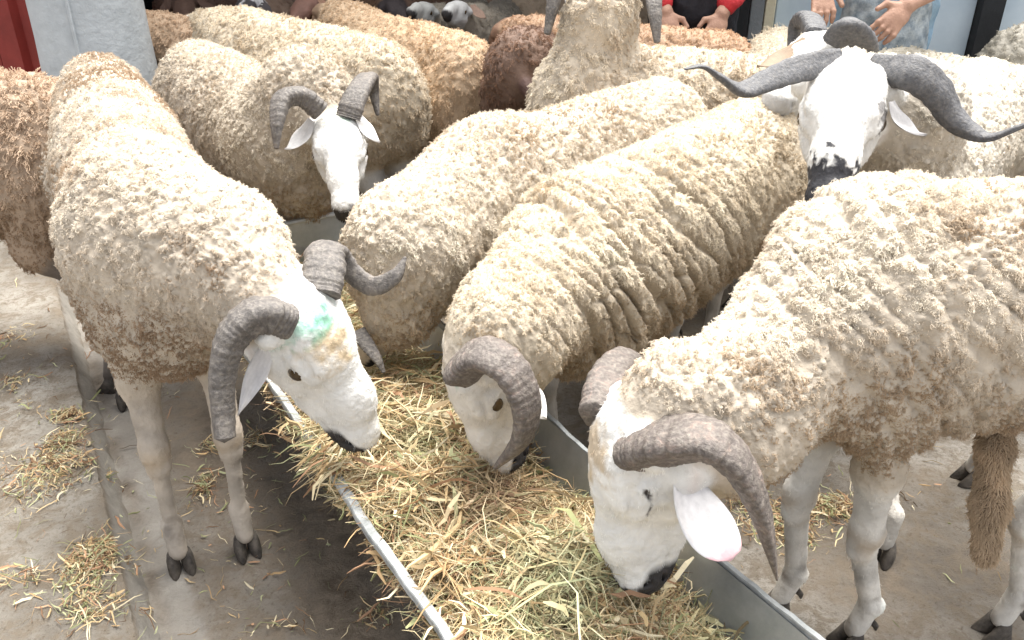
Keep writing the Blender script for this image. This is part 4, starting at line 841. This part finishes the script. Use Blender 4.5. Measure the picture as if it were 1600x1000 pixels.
def person(label, x, y, hands, elbows, top_m, leg_m, hair, extra=None, hem=.86):
    base = V3(x, y, 0); root = empty('person', base, label, 'person'); b_ = lambda dx, dy, z: V3(x+dx, y+dy, z)
    S = []
    A = lambda p, q, ra, rb, k=.03, **kw: S.append(Prim(p, q, ra, rb, k=k, tag='skin', **kw))
    X_ = V3(1, 0, 0)
    torso = [(b_(0, 0, .95), b_(0, 0, 1.20), .12, .115), (b_(0, 0, 1.20), b_(0, .01, 1.38), .13, .12)]
    legs_ = []
    for s in (1, -1): legs_ += [(b_(s*.09, 0, .90), b_(s*.10, -.02, .50), .085, .06), (b_(s*.10, -.02, .50), b_(s*.11, 0, .09), .055, .038), (b_(s*.11, .0, .06), b_(s*.12, -.15, .04), .042, .034)]
    for p, q, ra, rb in torso: A(p, q, ra, rb, k=.05, lat=X_, sc=1.25)
    for p, q, ra, rb in legs_: A(p, q, ra, rb)
    A(b_(0, 0, 1.42), b_(0, -.01, 1.52), .055, .052); A(b_(0, -.01, 1.60), b_(0, -.02, 1.66), .078, .088); A(b_(0, -.035, 1.56), b_(0, -.05, 1.54), .055, .05)
    A(b_(0, -.105, 1.62), b_(0, -.125, 1.59), .010, .015, k=.02)
    for s in (1, -1): A(b_(s*.08, 0, 1.62), b_(s*.082, 0, 1.59), .014, .012, k=.01); S.append(Prim(b_(s*.032, -.11, 1.635), b_(s*.034, -.11, 1.635), .012, .012, k=.02, sub=True))
    S.append(Prim(b_(-.022, -.112, 1.555), b_(.022, -.112, 1.555), .004, .004, k=.008, sub=True))
    arms = []
    for s, hd, el in zip((1, -1), hands, elbows):
        sh_ = b_(s*.17, 0, 1.38); hd, el = np.asarray(hd, float), np.asarray(el, float); w_ = hd
        arms += [(sh_, el, .055, .043), (el, el*.15+w_*.85, .041, .030)]
        A(sh_, el, .052, .04); A(el, w_, .037, .024)
        dr_ = unit(w_-el); dr_ = unit(dr_+V3(0, 0, -.5)); lt = unit(np.cross(dr_, V3(0, -1, .3))); pm = w_+dr_*.085; bk = np.cross(lt, dr_)
        A(w_, w_+dr_*.05, .024, .030, k=.015, lat=bk, sc=.6); A(w_+dr_*.04-lt*.015, pm-lt*.015, .022, .02, k=.012, lat=bk, sc=.6); A(w_+dr_*.04+lt*.015, pm+lt*.015, .022, .02, k=.012, lat=bk, sc=.6)
        for i, (o_, L) in enumerate(((-.030, .058), (-.010, .072), (.010, .078), (.029, .070))):
            p0 = pm+lt*o_-dr_*.01; p1 = p0+dr_*L*.5+lt*o_*.15; cr = unit(dr_-bk*.6*(1)); p2 = p1+cr*L*.32; p3 = p2+unit(cr-bk*.5)*L*.26
            for q0, q1, r0, r1 in ((p0, p1, .0095, .009), (p1, p2, .009, .0082), (p2, p3, .0082, .007)): A(q0, q1, r0, r1, k=.005)
        t0 = w_+dr_*.03+lt*.025*s; t1 = t0+unit(dr_*.6+lt*s)*.035; t2 = t1+unit(dr_*1.0+lt*.3*s)*.035
        A(t0, t1, .013, .011, k=.008); A(t1, t2, .0105, .0085, k=.005)
    vt, fq = surface(S, .012, fine=(np.min([h for h in hands], 0)-.13, np.max([h for h in hands], 0)+.13), hf=.0045)
    link('body', mesh('body', vt-base, fq), root, M_peopleskin)
    def cloth(name, lst, infl, m_, k=.04, cut=None, h=.012):
        Q = [Prim(p, q, ra+infl, rb+infl, k=k, lat=X_ if i < nt_ else None, sc=1.25 if i < nt_ else 1) for i, (p, q, ra, rb) in enumerate(lst)]
        v_, f_ = surface(Q, h); v_ = v_+vnormals(v_, f_)*(.004*pnoise(v_, 9, 3)+.0025*pnoise(v_, 24, 4))[:, None]; return link(name, mesh(name, v_-base, f_), root, m_)
    nt_ = 1; cloth('trousers', [torso[0][:1]+(b_(0, 0, .98), .12, .12)]+[l_ for l_ in legs_ if l_[0][2] > .3], .012, leg_m)
    nt_ = 2; cloth('sweater' if extra is None else 'jacket', [(b_(0, 0, hem+.1), torso[0][1], .125, .12), torso[1]]+(arms if extra is not None else [arms[0], arms[2]]), .016, top_m)
    if extra is not None:
        q = [(b_(0, -.035, .88), b_(0, -.03, 1.36), .105, .10)]; nt_ = 1; Q = q; cloth('vest', Q, .022, extra)
    S = [Prim(b_(0, .01, 1.62), b_(0, .0, 1.69), .088, .092, k=.03)]; v_, f_ = surface(S, .012); link('hair', mesh('hair', v_-base, f_), root, hair)
    for s in (1, -1):
        q = MB(); q.tube([b_(s*.11, .05, .05), b_(s*.12, -.08, .055), b_(s*.125, -.19, .04)], [.048, .052, .036], 12); o = q.build('shoe', M_vest, root, True, off=base); o.location = (0, 0, 0)
    return root
person('person in a bright red jacket with black front standing by the frame posts', .745, 3.62, [at(1128, 22, 3.25), at(1040, 18, 3.25)], [V3(1.02, 3.66, 1.10), V3(.48, 3.66, 1.10)], M_jacket, M_vest, M_vest, extra=M_vest)
p2 = person('person in a patterned grey sweater reaching both hands down to the sheep', 1.36, 3.22, [at(1418, 8, 2.75), at(1283, -25, 2.85)], [V3(1.66, 3.10, 1.08), V3(1.06, 3.15, 1.06)], m_sw, M_jeans, M_vest, hem=.93)
q = [Prim(V3(1.34, 3.16, .92), V3(1.34, 3.14, .72), .115, .12, k=.03, lat=V3(1, 0, 0), sc=1.35)]; v_, f_ = surface(q, .01)
v_ = v_+vnormals(v_, f_)*(.004*pnoise(v_, 12, 3))[:, None]; link('apron', mesh('apron', v_-V3(1.36, 3.22, 0), f_), p2, M_apron)
